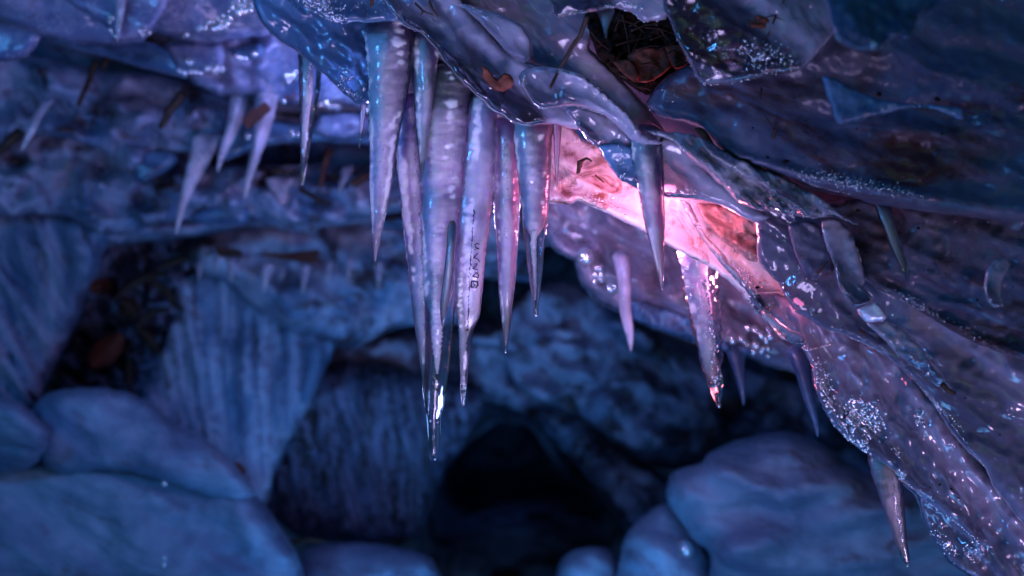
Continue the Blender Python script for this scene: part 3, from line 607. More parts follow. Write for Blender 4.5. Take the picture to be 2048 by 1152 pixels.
# wood and leaf scraps in the roof and the cleft
TW = 'dark twigs frozen into the cave roof'
stick([(192, 122, 4.68), (176, 165, 4.66), (156, 212, 4.64)], 0.012, 'wood', 'black twig hanging straight from the roof under the upper shelf', group=TW)
stick([(212, 118, 4.68), (206, 140, 4.66)], 0.013, 'wood', 'short black stub beside the hanging twig', group=TW)
stick([(366, 188, 4.6), (340, 222, 4.58), (320, 258, 4.57)], 0.017, 'wood', 'thick dark twig slanting across the pale vein', group=TW)
stick([(42, 265, 4.6), (16, 285, 4.58), (-12, 312, 4.57)], 0.02, 'wood', 'stout black twig cut by the edge of the picture', group=TW)
stick([(660, 300, 4.78), (648, 335, 4.75), (642, 372, 4.72)], 0.013, 'rust', 'rust red twig between the lilac bulge and the long thin icicle', group=TW)
stick([(705, 368, 4.9), (738, 352, 4.88), (765, 350, 4.86)], 0.018, 'rust', 'rust red twig lying level behind the dark icicle', group=TW)
stick([(600, 378, 4.9), (640, 402, 4.86), (664, 408, 4.85)], 0.010, 'wood', 'black twig below the long thin icicle', group=TW)
stick([(545, 340, 4.9), (578, 346, 4.88)], 0.013, 'wood', 'small dark twig above the roof rim', group=TW)
def plank(cs, Y, th, mat, lab, name='wood_chip', cat='wood chip'):
    a = [np.array(P(x, y, Y+dy)) for x, y, dy in cs]; V = []
    nx = 10
    top_ = [a[0]+(a[1]-a[0])*t for t in np.linspace(0, 1, nx)]; bot = [a[3]+(a[2]-a[3])*t for t in np.linspace(0, 1, nx)]
    for i in range(nx):
        w1, w2 = RNG.normal(0, .06, 2)
        d = bot[i]-top_[i]; V += [top_[i]+d*w1, bot[i]+d*w2, bot[i]+d*w2+np.array([0, th, 0]), top_[i]+d*w1+np.array([0, th, 0])]
    F = []
    for i in range(nx-1):
        for j in range(4): F.append((i*4+j, i*4+(j+1) % 4, i*4+4+(j+1) % 4, i*4+4+j))
    F += [(0, 3, 2, 1), (nx*4-4, nx*4-3, nx*4-2, nx*4-1)]
    return tag(link(name, np.array(V), F, M[mat], smooth=False), lab, cat)
plank([(482, 238, 0), (530, 203, .04), (542, 218, .04), (494, 256, 0)], 4.42, 0.03, 'rust', 'squared chip of brown wood stuck above the pale slanting icicle')
plank([(500, 508, 0), (565, 506, .03), (640, 498, .06), (634, 530, .05)], 5.28, 0.05, 'rust', 'long rust brown board frozen into the arch', 'wood_board', 'wood board')
plank([(430, 492, 0), (475, 498, .03), (482, 512, .06), (436, 512, .05)], 5.3, 0.05, 'rust', 'short brown board beside the long rust board', 'wood_board', 'wood board')
LG = 'dead leaves in the dark cleft'
def blade(pts, w, Y, mat, lab, group=None, name='leaf', cat='leaf', bend=0.03, parent=None):
    c = catmull(pts, 4, closed=False); n = len(c); V = []; F = []
    t = np.linspace(0, 1, n); wd = w*np.sin(np.pi*np.clip(t*0.94+.04, 0, 1))**0.7*(1+0.2*fbm(t*5, Y, 1.3, 2))
    tg = np.gradient(c, axis=0); tg /= np.linalg.norm(tg, axis=1)[:, None]; nm = np.stack([-tg[:, 1], tg[:, 0]], 1)
    for side in (0, 1):
        for i in range(n):
            for k in (-1, -.5, 0, .5, 1):
                p = c[i]+nm[i]*wd[i]*k
                V.append(P(p[0], p[1], Y+bend*(abs(k)-.5)+bend*math.sin(3*t[i])+0.002*side))
    m = 5
    for i in range(n-1):
        for k in range(m-1):
            a = i*m+k; F.append((a, a+1, a+m+1, a+m)); b = a+n*m; F.append((b, b+m, b+m+1, b+1))
    o = link(name, np.array(V), F, M[mat], parent)
    if parent is None: tag(o, lab, cat, group)
    return o
DK = 5.45
for i, (pts, w, lab) in enumerate([
    ([(225, 600), (262, 570), (300, 552), (340, 548)], 9, 'dark curled leaf arching over the top of the cleft'),
    ([(300, 560), (335, 585), (352, 612), (368, 622)], 9, 'dark leaf drooping towards the ribbed curtain'),
    ([(270, 668), (285, 640), (310, 622), (345, 618)], 8, 'dark leaf curled like a claw inside the cleft'),
    ([(300, 545), (355, 520), (400, 512), (440, 508)], 8, 'long dark leaf along the underside of the arch'),
    ([(240, 600), (262, 620), (270, 640)], 20, 'broad black leaf in the middle of the cleft'),
    ([(180, 730), (215, 700), (245, 670)], 24, 'broad brown leaf low in the cleft'),
    ([(280, 660), (300, 680), (315, 705)], 13, 'brown leaf scrap beside the ribbed curtain'),
    ([(176, 580), (200, 570), (222, 580)], 18, 'brown leaf against the slanting curtain'),
    ([(255, 690), (258, 740), (256, 785)], 8, 'narrow upright black leaf at the foot of the cleft'),
    ([(140, 790), (165, 768), (180, 775)], 12, 'black leaf behind the flat dark slab')]):
    blade(pts, w, DK+0.03*i, 'wood' if i not in (5, 7) else 'leaf', lab, LG)
blade([(470, 925), (480, 938), (488, 952)], 9, 5.1, 'leaf', 'rust brown leaf tucked behind the end of the flat dark slab')
stick([(585, 1084, 5.35), (615, 1080, 5.33), (648, 1082, 5.33)], 0.012, 'wood', 'short black twig lying on the low dark boulder')
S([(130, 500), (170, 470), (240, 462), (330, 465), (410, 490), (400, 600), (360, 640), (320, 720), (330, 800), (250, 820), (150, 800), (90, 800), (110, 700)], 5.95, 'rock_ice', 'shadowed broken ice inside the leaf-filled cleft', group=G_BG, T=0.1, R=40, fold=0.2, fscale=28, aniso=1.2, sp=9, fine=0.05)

# icicles away from the focus
GI = 'icicles of the cave roof'
Icicle([(-40, 226, 262), (20, 231, 250), (60, 231, 242), (82, 233, 236)], 3.95, 'icicle', 'short blue icicle in front of the bead-tipped flap', GI, step=4)
Icicle([(160, 512, 566), (205, 508, 553), (260, 508, 540), (310, 500, 522), (360, 490, 504), (396, 488, 492)], 4.55, 'icicle', 'pale slanting icicle below the chip of brown wood', GI, step=4)
Icicle([(160, 462, 500), (200, 458, 494), (250, 452, 480), (300, 436, 456), (342, 433, 437)], 4.6, 'icicle', 'small blurred icicle next to the pale slanting one', GI, step=4)
Icicle([(265, 388, 440), (310, 378, 424), (360, 366, 398), (410, 356, 374), (468, 350, 354)], 4.7, 'icicle', 'wide blurred icicle slanting down to the roof rim', GI, step=4, flare=True)
Icicle([(195, 92, 112), (230, 66, 86), (270, 50, 66), (300, 40, 46)], 4.55, 'icicle', 'faint bluish icicle slanting far over, near the stout black twig', GI, step=4, flare=True)
Icicle([(350, 535, 590), (380, 540, 582), (410, 552, 574), (432, 560, 566)], 5.0, 'icicle', 'stubby wide icicle above the roof rim', GI, step=4, flare=True)
Icicle([(350, 590, 606), (390, 578, 592), (425, 572, 576)], 5.0, 'icicle', 'thin slanting icicle beside the stubby wide one', GI, step=4, flare=True)
Icicle([(330, 690, 712), (360, 680, 694), (385, 676, 680)], 4.9, 'icicle', 'tiny blurred icicle between the rust red twigs', GI, step=4, flare=True)
Icicle([(520, 530, 555), (545, 522, 545), (570, 524, 534), (588, 526, 529)], 5.25, 'icicle', 'stubby icicle under the left end of the rust board', GI, step=4, flare=True)
Icicle([(525, 600, 626), (550, 602, 618), (590, 604, 607)], 5.25, 'icicle', 'stubby icicle under the right end of the rust board', GI, step=4, flare=True)
Icicle([(500, 1222, 1262), (560, 1236, 1264), (620, 1240, 1264), (670, 1252, 1268), (702, 1260, 1264)], 3.75, 'icicle', 'blurred mauve icicle hanging from the second ledge', GI, step=4)
Icicle([(690, 1450, 1490), (730, 1462, 1488), (780, 1478, 1491), (810, 1486, 1489)], 3.8, 'blue', 'blurred grey icicle under the bright blue bulge', GI, step=4)
Icicle([(690, 1565, 1615), (740, 1588, 1622), (800, 1608, 1630), (850, 1628, 1637), (872, 1634, 1637)], 3.45, 'blue', 'blue icicle tucked behind the beaded ridge', GI, step=4)

for x, y, w, h in ((402, 520, 16, 40), (432, 512, 12, 30), (466, 515, 22, 52), (486, 512, 14, 34), (566, 532, 14, 30), (660, 520, 18, 44), (700, 512, 14, 50), (760, 520, 20, 58), (830, 530, 14, 40)):
    Icicle([(y, x-w/2, x+w/2), (y+h*.5, x-w*.34-2, x+w*.26-2), (y+h, x-5, x-2.5)], 5.22+RNG.uniform(-.03, .05), 'icicle', 'little blurred icicle in the row along the arch and the dark cleft', 'little icicles along the arch', step=4, flare=True)

# ================================================================== the ledge in focus
GL = 'ice layers of the ledge'
S([(480, -140), (600, 20), (720, 120), (860, 160), (1000, 200), (1110, 235), (1240, 270), (1350, 330), (1500, 430), (1590, 560), (1650, 640), (1720, 740), (1850, 880), (1960, 1020), (2060, 1180), (2300, 1300), (2400, -140)],
  3.45, 'brown', 'thick dirty ice mass that carries the whole ledge', group=GL, T=0.22, R=90, fold=0.06, fscale=200, sp=16)
S([(505, -80), (505, 0), (520, 40), (545, 72), (600, 108), (650, 152), (690, 190), (715, 208), (735, 212), (760, 190), (790, 140), (840, 120), (910, 140), (930, 60), (860, -80)], 3.12, 'blue', 'dark blue ice flank with a glinting corner beside the tallest icicles', group=GL,
  T=0.05, R=34, fold=0.035, fscale=90, rot=0.8).drops([('patch', 692, 152, 17, 16, .5, 60, .5, 1.2), ('patch', 704, 188, 26, 8, .5, 40, .5, 1.2)])
S([(735, 40), (800, 30), (880, 80), (960, 150), (1040, 200), (1110, 225), (1110, 262), (1060, 262), (1000, 258), (940, 238), (860, 200), (800, 190), (745, 200)], 3.1, 'mauve', 'mauve ice root from which the tall icicles grow', group=GL, T=0.06, R=24, fold=0.02)
S([(570, -80), (590, -5), (604, 12), (640, 32), (665, 44), (690, 49), (740, 46), (800, 42), (830, 10), (820, -80)], 2.92, 'blue', 'blue ice flap covered with fine frost glitter', group=GL, T=0.04, R=30, fold=0.02).drops(
  [('patch', 650, 18, 46, 26, .6, 300, .5, 1.3), ('patch', 620, 4, 26, 14, .7, 150, .4, 1.0), ('patch', 665, 40, 20, 7, .2, 80, .6, 1.4), ('patch', 730, 14, 60, 18, .3, 60, .4, 1.0)])
S([(740, -80), (760, -6), (806, 49), (844, 69), (872, 101), (900, 139), (928, 170), (956, 194), (990, 226), (1008, 234), (1025, 246), (1060, 254), (1100, 248), (1150, 258), (1200, 268), (1230, 262), (1200, 220), (1120, 150), (1050, 122), (1015, 104), (969, 55), (928, 12), (900, -80)],
  2.92, 'film', 'long half clear ice sheet sweeping down over the tall icicles', group=GL, T=0.035, R=26, fold=0.02, rot=0.75, ridges=(([(770, 5), (806, 47), (850, 72), (900, 130), (960, 190)], 7, 0.02),)).drops(
  [('line', [(757, -5), (775, 15), (806, 47)], 3, .4, 1.0), ('patch', 790, 32, 12, 10, .8, 40, .4, .9), ('line', [(806, 49), (846, 72)], 5, .4, .8)])
S([(860, -80), (880, 0), (940, 10), (1000, 26), (1045, 50), (1062, 80), (1066, 113), (1044, 126), (1018, 110), (984, 70), (930, 18), (850, -10)], 2.83, 'film', 'curved blue ice sheet with a beaded upper curve', group=GL, T=0.03, R=24).drops(
  [('line', [(940, 12), (965, 30), (985, 44), (1000, 60)], 3.2, .5, 1.2), ('patch', 985, 34, 40, 18, .6, 60, .4, 1.0), ('line', [(1015, 107), (1035, 122), (1062, 124)], 4, .5, 1.0)])
S([(860, -80), (1190, -80), (1190, 60), (1178, 95), (1215, 130), (1260, 175), (1300, 220), (1345, 290), (1290, 284), (1100, 150), (1000, 90), (900, 10)], 3.0, 'mauve', 'broad dusky ice sheet behind the dark hanging twig', group=GL, T=0.04, R=24, fold=0.02).drops(
  [('patch', 1150, 110, 40, 40, .5, 40, .3, .8)])
curl = S([(1037, 152), (1040, 172), (1053, 190), (1067, 209), (1080, 217), (1110, 215), (1136, 212), (1164, 216), (1205, 230), (1240, 258), (1258, 280), (1290, 290), (1327, 287), (1292, 266), (1272, 248), (1254, 222), (1220, 194), (1185, 163), (1154, 146), (1119, 136), (1085, 132), (1055, 135)],
  2.78, 'film', 'curled shiny ice lip edged with tiny beads below the hanging twig', group=GL, T=0.035, R=22, fold=0.02, rot=0.6,
  ridges=(([(1115, 138), (1150, 150), (1185, 168), (1215, 195), (1250, 228), (1275, 262)], 7, 0.03), ([(1130, 190), (1180, 205), (1230, 235), (1270, 275)], 10, 0.015)))
curl.drops([('line', [(1039, 156), (1041, 172), (1053, 190), (1067, 208), (1080, 216), (1110, 214), (1136, 211), (1164, 215), (1205, 229)], 3.2, .5, 1.0),
            ('line', [(1116, 138), (1150, 147), (1185, 165), (1205, 182)], 2.6, .5, 1.2), ('patch', 1148, 146, 28, 6, .35, 70, .4, 1.0), ('patch', 1215, 207, 34, 9, .35, 150, .35, .8), ('patch', 1048, 165, 8, 16, -.2, 40, .35, .8), ('line', [(1215, 190), (1250, 220), (1275, 255)], 3, .4, .9)])
S([(1129, 222), (1150, 246), (1171, 278), (1192, 294), (1212, 300), (1237, 301), (1268, 290), (1258, 262), (1228, 236), (1190, 220), (1150, 212)], 2.9, 'film', 'small half clear flap with a pink rim above the glow', group=GL, T=0.02, R=16, sp=6).drops(
  [('line', [(1171, 278), (1192, 293), (1212, 299), (1237, 300)], 3.5, .5, 1.1)])
S([(1196, 290), (1208, 318), (1222, 338), (1242, 361), (1274, 377), (1290, 372), (1286, 330), (1280, 300), (1240, 286)], 2.88, 'blue', 'dark blue ice flap left of the lone grey icicle', group=GL, T=0.02, R=16, sp=6).drops(
  [('patch', 1238, 310, 14, 16, .6, 30, .5, 1.3), ('patch', 1246, 352, 8, 6, .6, 14, .5, 1.3)])
S([(1255, 278), (1345, 275), (1400, 320), (1450, 368), (1520, 415), (1540, 436), (1505, 445), (1475, 428), (1446, 413), (1410, 402), (1373, 397), (1330, 394), (1300, 375), (1272, 335)], 2.9, 'film', 'dusky ice sheet between the pink slab and the folded glassy ribbon', group=GL, T=0.03, R=20, fold=0.02).drops(
  [('line', [(1326, 286), (1329, 310), (1328, 330)], 4, .6, 1.3), ('line', [(1330, 392), (1334, 384), (1350, 378), (1376, 373)], 3, .5, 1.0), ('patch', 1404, 386, 18, 6, .2, 30, .4, 1.0)])
fold = S([(1290, 262), (1329, 276), (1348, 283), (1376, 314), (1410, 340), (1435, 365), (1457, 385), (1475, 402), (1508, 419), (1574, 429), (1629, 438), (1652, 433), (1680, 436), (1705, 448), (1720, 450), (1716, 443), (1683, 427), (1650, 403), (1615, 380), (1560, 350), (1500, 326), (1440, 296), (1390, 270), (1340, 262)],
  2.74, 'clear', 'folded glassy ribbon of clear ice catching pink light', group=GL, T=0.03, R=16, fold=0.05, fscale=34, rot=0.65, aniso=4, sp=6,
  ridges=(([(1300, 266), (1340, 280), (1390, 310), (1440, 350), (1490, 395), (1560, 425)], 8, 0.03), ([(1400, 290), (1460, 330), (1540, 375), (1620, 425)], 9, 0.03)))
fold.drops([('patch', 1545, 372, 22, 8, .5, 50, .5, 1.2), ('line', [(1565, 372), (1585, 395), (1602, 428)], 3.5, .5, 1.1), ('patch', 1478, 340, 26, 6, .6, 60, .4, 1.0), ('line', [(1575, 429), (1629, 438), (1660, 436)], 4, .4, .9)])
nest_back = Sheet('dark_soil_cavity', [(1168, 20), (1240, 10), (1330, 30), (1380, 90), (1410, 160), (1370, 180), (1330, 185), (1290, 190), (1230, 150), (1195, 110)], 2.98, 'soil', 'dark pocket of soil painting the blackness of the cavity behind the twig tangle', 'soil pocket', T=0.03, R=18, fold=0.03, fscale=20, aniso=1, fine=0.02, sp=6)  # near-black soil sheet, its tone stands in for the cavity's darkness
F_ = S([(1320, -80), (1325, 20), (1338, 40), (1346, 62), (1368, 108), (1391, 153), (1406, 168), (1435, 170), (1464, 167), (1505, 159), (1560, 148), (1603, 140), (1625, 120), (1650, 90), (1675, 60), (1720, -80)],
  2.62, 'film', 'angular blue ice plate peppered with droplets above the soil pocket', group=GL, T=0.03, R=22, fold=0.02, fscale=160)
F_.drops([('patch', 1530, 115, 66, 32, .15, 240, .5, 1.9), ('line', [(1346, 62), (1368, 108), (1391, 153)], 6, .5, 1.1), ('line', [(1391, 153), (1406, 167), (1435, 169), (1464, 166), (1500, 158)], 6, .7, 1.7), ('patch', 1430, 88, 46, 24, .7, 70, .4, 1.1), ('patch', 1590, 134, 20, 10, 0, 20, .5, 1.3)])
D_ = S([(1085, -80), (1100, 5), (1109, 32), (1117, 35), (1153, 27), (1180, 24), (1205, 22), (1233, 17), (1255, 22), (1270, 28), (1285, 43), (1310, 43), (1330, 38), (1350, 20), (1360, -80)], 2.66, 'film', 'upper ice flap with a wavy beaded edge over the soil pocket', group=GL, T=0.025, R=16, sp=7)
D_.drops([('line', [(1109, 31), (1117, 34), (1153, 26), (1180, 23)], 3.2, .6, 1.3), ('line', [(1222, 17), (1255, 21), (1270, 28), (1285, 42), (1310, 42), (1335, 37)], 3.4, .7, 1.5), ('patch', 1215, 12, 14, 3, -.1, 20, .8, 1.6), ('patch', 1262, 10, 18, 5, .3, 26, .8, 1.8), ('patch', 1140, 24, 26, 3, -.15, 26, .6, 1.3)])
B1 = S([(1293, 205), (1300, 222), (1327, 235), (1366, 244), (1404, 257), (1425, 285), (1472, 321), (1534, 341), (1592, 366), (1640, 384), (1702, 395), (1757, 410), (1900, 430), (2100, 452), (2300, 470), (2300, -120), (1640, -120), (1560, 60), (1480, 130), (1380, 131), (1340, 146), (1311, 175)],
  2.70, 'brown', 'great dark brown ice slab with a beaded lower lip', group=GL, ax=-0.25, T=0.08, R=36, fold=0.03, fscale=190, rot=0.3, sp=11,
  ridges=(([(1430, 300), (1500, 325), (1600, 350), (1700, 372), (1850, 395), (2100, 430)], 14, 0.02),))
B1.drops([('line', [(1294, 210), (1302, 223), (1327, 234), (1366, 243), (1402, 256)], 3.0, .5, 1.0), ('patch', 1680, 360, 90, 14, .2, 260, .5, 1.4), ('patch', 1790, 380, 60, 12, .25, 100, .5, 1.3), ('line', [(1590, 345), (1620, 368), (1700, 388)], 3, .5, 1.1), ('patch', 1350, 190, 50, 24, -.3, 60, .3, .8), ('line', [(1700, 372), (1780, 380), (1845, 392)], 4, .6, 1.3)])
near = S([(1640, -80), (1655, 30), (1668, 70), (1686, 90), (1705, 100), (1735, 103), (1762, 100), (1780, 80), (1800, 74), (1814, 81), (1828, 70), (1836, 40), (1900, 0), (1990, -80)], 2.2, 'blue', 'blurred blue ice lobe nearest the viewer with a pale rim', group=GL, T=0.05, R=22, fold=0.02)
near.drops([('patch', 1675, 78, 8, 6, .8, 8, 1.5, 2.5), ('patch', 1750, 92, 16, 6, 0, 14, 1.5, 3)])
S([(1644, 152), (1645, 165), (1660, 208), (1672, 246), (1688, 248), (1738, 234), (1804, 219), (1835, 214), (1873, 219), (1914, 239), (1928, 238), (1927, 217), (1912, 214), (1870, 210), (1811, 206), (1760, 197), (1702, 174), (1668, 154)], 2.5, 'blue', 'thin triangular blue ice flake lying on the dark slab', group=GL, T=0.014, R=12, sp=6, fold=0.01).drops(
  [('line', [(1688, 247), (1738, 233), (1790, 221)], 3.5, .5, 1.1), ('patch', 1780, 214, 24, 7, -.1, 50, .4, 1.1), ('patch', 1900, 222, 24, 6, .2, 30, .4, 1.0)])

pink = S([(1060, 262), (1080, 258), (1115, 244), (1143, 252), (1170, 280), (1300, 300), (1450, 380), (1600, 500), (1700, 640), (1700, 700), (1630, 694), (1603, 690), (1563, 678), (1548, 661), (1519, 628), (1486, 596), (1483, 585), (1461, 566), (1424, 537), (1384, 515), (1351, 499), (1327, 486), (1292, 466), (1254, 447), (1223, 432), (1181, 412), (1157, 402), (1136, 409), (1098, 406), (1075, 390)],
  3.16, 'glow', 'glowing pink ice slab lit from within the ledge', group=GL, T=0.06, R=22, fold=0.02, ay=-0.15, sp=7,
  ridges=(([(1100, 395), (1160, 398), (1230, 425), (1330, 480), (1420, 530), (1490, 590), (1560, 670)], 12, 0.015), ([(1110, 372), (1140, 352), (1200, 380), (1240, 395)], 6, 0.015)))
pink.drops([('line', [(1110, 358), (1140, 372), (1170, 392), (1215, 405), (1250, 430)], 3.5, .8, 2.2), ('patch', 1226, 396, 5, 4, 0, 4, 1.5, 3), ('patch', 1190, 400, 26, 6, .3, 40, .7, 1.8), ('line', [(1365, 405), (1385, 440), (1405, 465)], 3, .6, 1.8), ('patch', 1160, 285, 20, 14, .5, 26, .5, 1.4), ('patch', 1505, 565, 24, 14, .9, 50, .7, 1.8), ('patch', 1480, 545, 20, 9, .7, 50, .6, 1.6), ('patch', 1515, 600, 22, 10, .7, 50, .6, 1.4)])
S([(1360, 400), (1378, 405), (1395, 438), (1412, 470), (1440, 500), (1470, 535), (1510, 580), (1560, 620), (1600, 660), (1590, 675), (1545, 640), (1490, 580), (1440, 525), (1405, 480), (1380, 440)], 3.06, 'clear', 'narrow clear ice vein running down the pink slab', group=GL, T=0.015, R=10, sp=6, fold=0.02, fscale=24).drops(
  [('patch', 1400, 455, 10, 14, .9, 24, .5, 1.6), ('patch', 1500, 565, 30, 9, .85, 60, .5, 1.5)])
S([(1392, 408), (1420, 406), (1460, 416), (1503, 434), (1520, 470), (1524, 524), (1498, 520), (1470, 500), (1440, 476), (1412, 446)], 3.075, 'stain', 'brown stained ice pane between the clear vein and the grey sheet', group=GL, T=0.012, R=14, sp=6, fold=0.02, fscale=40)
Msl = S([(1690, 470), (1712, 540), (1727, 559), (1775, 588), (1811, 606), (1848, 628), (1884, 650), (1921, 672), (1957, 690), (2048, 722), (2200, 780), (2300, 800), (2300, 400), (1950, 400), (1720, 395), (1640, 410)],
  2.82, 'brown', 'dark mauve ice slab with a ridged lower lip under the great slab', group=GL, ax=-0.25, T=0.06, R=30, fold=0.03, fscale=120, rot=0.4, ridges=(([(1740, 568), (1800, 596), (1880, 640), (1960, 680), (2060, 716)], 10, 0.02),))
Msl.drops([('patch', 1830, 604, 80, 8, .5, 160, .4, 1.2), ('line', [(1728, 557), (1775, 584), (1840, 620)], 3, .5, 1.0), ('patch', 1940, 660, 60, 10, .5, 60, .4, 1.3), ('patch', 1890, 480, 150, 80, .3, 120, .3, .8)])
Lsl = S([(1498, 415), (1492, 428), (1505, 446), (1512, 471), (1515, 522), (1534, 544), (1556, 566), (1570, 592), (1588, 622), (1612, 637), (1642, 655), (1674, 668), (1704, 678), (1740, 696), (1775, 716), (1815, 750), (1855, 794), (1899, 860), (1932, 900), (1968, 936), (1987, 976), (2016, 1013), (2060, 1062), (2200, 1200), (2300, 1100), (2300, 700), (2000, 640), (1800, 560), (1700, 430), (1600, 405)],
  2.90, 'veil', 'smooth grey mauve ice sheet overlapping the pink slab', group=GL, ax=-0.2, T=0.04, R=18, fold=0.03, fscale=130, rot=0.6)
Lsl.drops([('line', [(1700, 674), (1735, 690), (1765, 706)], 4, .6, 1.5), ('patch', 1600, 560, 34, 40, .5, 80, .3, .9), ('patch', 1880, 815, 60, 6, .75, 110, .5, 1.3), ('line', [(1850, 780), (1890, 830), (1935, 890), (1975, 940)], 4, .5, 1.1), ('line', [(1760, 690), (1810, 735), (1850, 785)], 3.4, .5, 1.1), ('patch', 2000, 1060, 60, 40, .7, 80, .4, 1.2), ('patch', 1940, 1010, 30, 24, .7, 40, .4, 1.3)])
S([(1576, 450), (1610, 440), (1640, 452), (1660, 500), (1668, 540), (1648, 556), (1622, 560), (1605, 540), (1585, 490)], 2.88, 'brown', 'dark brown stained pane of ice above the bright facet', group=GL, T=0.012, R=10, sp=6, fold=0.01)
S([(1643, 440), (1643, 460), (1654, 500), (1669, 533), (1672, 563), (1687, 588), (1709, 616), (1718, 616), (1749, 603), (1730, 577), (1726, 570), (1731, 559), (1727, 541), (1716, 500), (1705, 471), (1694, 453), (1680, 438), (1660, 434)], 2.8, 'film', 'flowing clear ice tongue that ends at the bright facet', group=GL, T=0.025, R=16, sp=6, fold=0.015, rot=1.2).drops(
  [('line', [(1696, 456), (1712, 490), (1727, 541), (1731, 558)], 3, .4, .9), ('patch', 1690, 590, 10, 18, -.6, 40, .4, .9), ('line', [(1645, 442), (1654, 500), (1670, 545)], 4, .4, .8)])
S([(1713, 619), (1753, 605), (1774, 633), (1767, 642), (1731, 644)], 2.74, 'facet', 'square ice facet painted with a bright blue reflection at the end of the flowing tongue', group=GL, T=0.012, R=7, sp=4, fold=0.004, jag=.6).drops(
  [('line', [(1714, 620), (1752, 606)], 2.5, .4, .9), ('line', [(1731, 643), (1766, 641)], 2.5, .4, .9)])
S([(1731, 645), (1771, 642), (1811, 661), (1845, 695), (1862, 716), (1886, 750), (1905, 780), (1870, 770), (1840, 745), (1811, 722), (1780, 694), (1753, 665)], 2.78, 'clear', 'dark clear channel of ice below the bright facet', group=GL, T=0.02, R=12, sp=6, fold=0.02, fscale=30).drops(
  [('line', [(1774, 644), (1815, 664), (1864, 718)], 3.2, .5, 1.0), ('line', [(1735, 650), (1780, 696), (1840, 746)], 3.2, .5, 1.1), ('patch', 1800, 690, 40, 12, .8, 40, .4, 1.2)])
S([(1972, 540), (1988, 522), (2010, 515), (2022, 528), (2006, 560), (2002, 590), (2008, 612), (1990, 616), (1974, 600), (1968, 570)], 2.55, 'film', 'small clear ice scale stuck on the dark mauve slab', group=GL, T=0.012, R=9, sp=5, fold=0.01).drops(
  [('patch', 2010, 600, 10, 16, .3, 30, .4, 1.4), ('line', [(1970, 560), (1975, 600), (1990, 615)], 3, .4, .9)])
Ksl = S([(1486, 590), (1519, 628), (1548, 660), (1575, 680), (1600, 690), (1610, 709), (1621, 735), (1625, 772), (1640, 808), (1669, 856), (1702, 885), (1738, 912), (1767, 933), (1789, 949), (1800, 965), (1826, 987), (1839, 1013), (1841, 1031), (1859, 1064), (1877, 1097), (1899, 1126), (1928, 1145), (1960, 1165), (2010, 1220), (2240, 1260), (2200, 1160), (2060, 1040), (1932, 880), (1800, 720), (1650, 640), (1560, 580)],
  3.04, 'veil', 'ridge of pinkish ice crusted with bright droplets', group=GL, ax=-0.2, T=0.06, R=30, fold=0.03, fscale=60, rot=0.95, aniso=3.5, sp=8,
  ridges=(([(1610, 690), (1640, 790), (1700, 860), (1790, 930), (1880, 1010), (1960, 1080)], 16, 0.025), ([(1700, 720), (1790, 830), (1850, 930), (1960, 1030)], 18, 0.02)))
Ksl.drops([('patch', 1725, 838, 42, 34, .7, 230, 1.2, 3.6), ('patch', 1655, 790, 14, 40, -.3, 80, 1.2, 3.0), ('patch', 1715, 888, 40, 8, .6, 56, 1.2, 3.0), ('patch', 1838, 835, 10, 20, .1, 44, 1.0, 2.4), ('patch', 1640, 740, 16, 34, -.3, 60, .7, 2.0), ('patch', 1795, 905, 14, 8, .8, 24, .8, 1.8), ('patch', 1800, 948, 12, 8, .8, 26, .8, 2.0),
           ('patch', 1890, 1085, 44, 14, .8, 60, .7, 1.8), ('patch', 1945, 1105, 18, 22, .4, 50, .7, 2.0), ('line', [(1795, 940), (1850, 1000), (1905, 1040), (1990, 1110)], 5, .6, 1.5), ('line', [(1600, 688), (1612, 700), (1660, 690)], 2.5, .6, 1.6), ('patch', 1570, 672, 26, 8, .7, 50, .6, 1.5)])
S([(1590, 690), (1560, 670), (1530, 640), (1520, 620), (1545, 630), (1575, 655), (1605, 668), (1612, 690)], 2.98, 'clear', 'red lit ice bead fringe at the corner of the pink slab', group=GL, T=0.012, R=9, sp=5)

# leaf, twigs and grit caught in the ledge
def flat_leaf(poly, Y, mat, lab, name='leaf', cat='leaf', group=None):
    o = Sheet(name, poly, Y, mat, lab, cat, group, T=0.004, R=8, fold=0.006, fscale=30, aniso=1, fine=0.001, sp=5, jag=1.0).o
    return o
flat_leaf([(963, 132), (972, 134), (985, 150), (995, 158), (1008, 146), (1022, 150), (1028, 164), (1022, 176), (1004, 183), (986, 180), (976, 168), (964, 154)], 2.852, 'leaf', 'brown heart shaped leaf frozen into the long half clear sheet')
stick([(1174, 32, 2.64), (1160, 70, 2.66), (1135, 110, 2.70), (1116, 142, 2.72), (1100, 176, 2.70)], 0.0052, 'wood', 'long dark twig hanging at a slant in front of the dusky sheet')
for i, (pl, mt) in enumerate([([(1255, 110), (1290, 95), (1330, 100), (1345, 130), (1310, 160), (1275, 165)], 'leaf'), ([(1225, 125), (1260, 118), (1280, 150), (1270, 165), (1250, 150)], 'leaf'), ([(1330, 95), (1365, 90), (1380, 125), (1350, 140)], 'leaf')]):
    flat_leaf(pl, 2.90-0.012*i, mt, ['broad brown leaf scrap in the soil pocket', 'crumpled brown leaf scrap low in the soil pocket', 'brown leaf scrap under the edge of the angular plate'][i])
GT = 'tangled twigs and needles of the soil pocket'
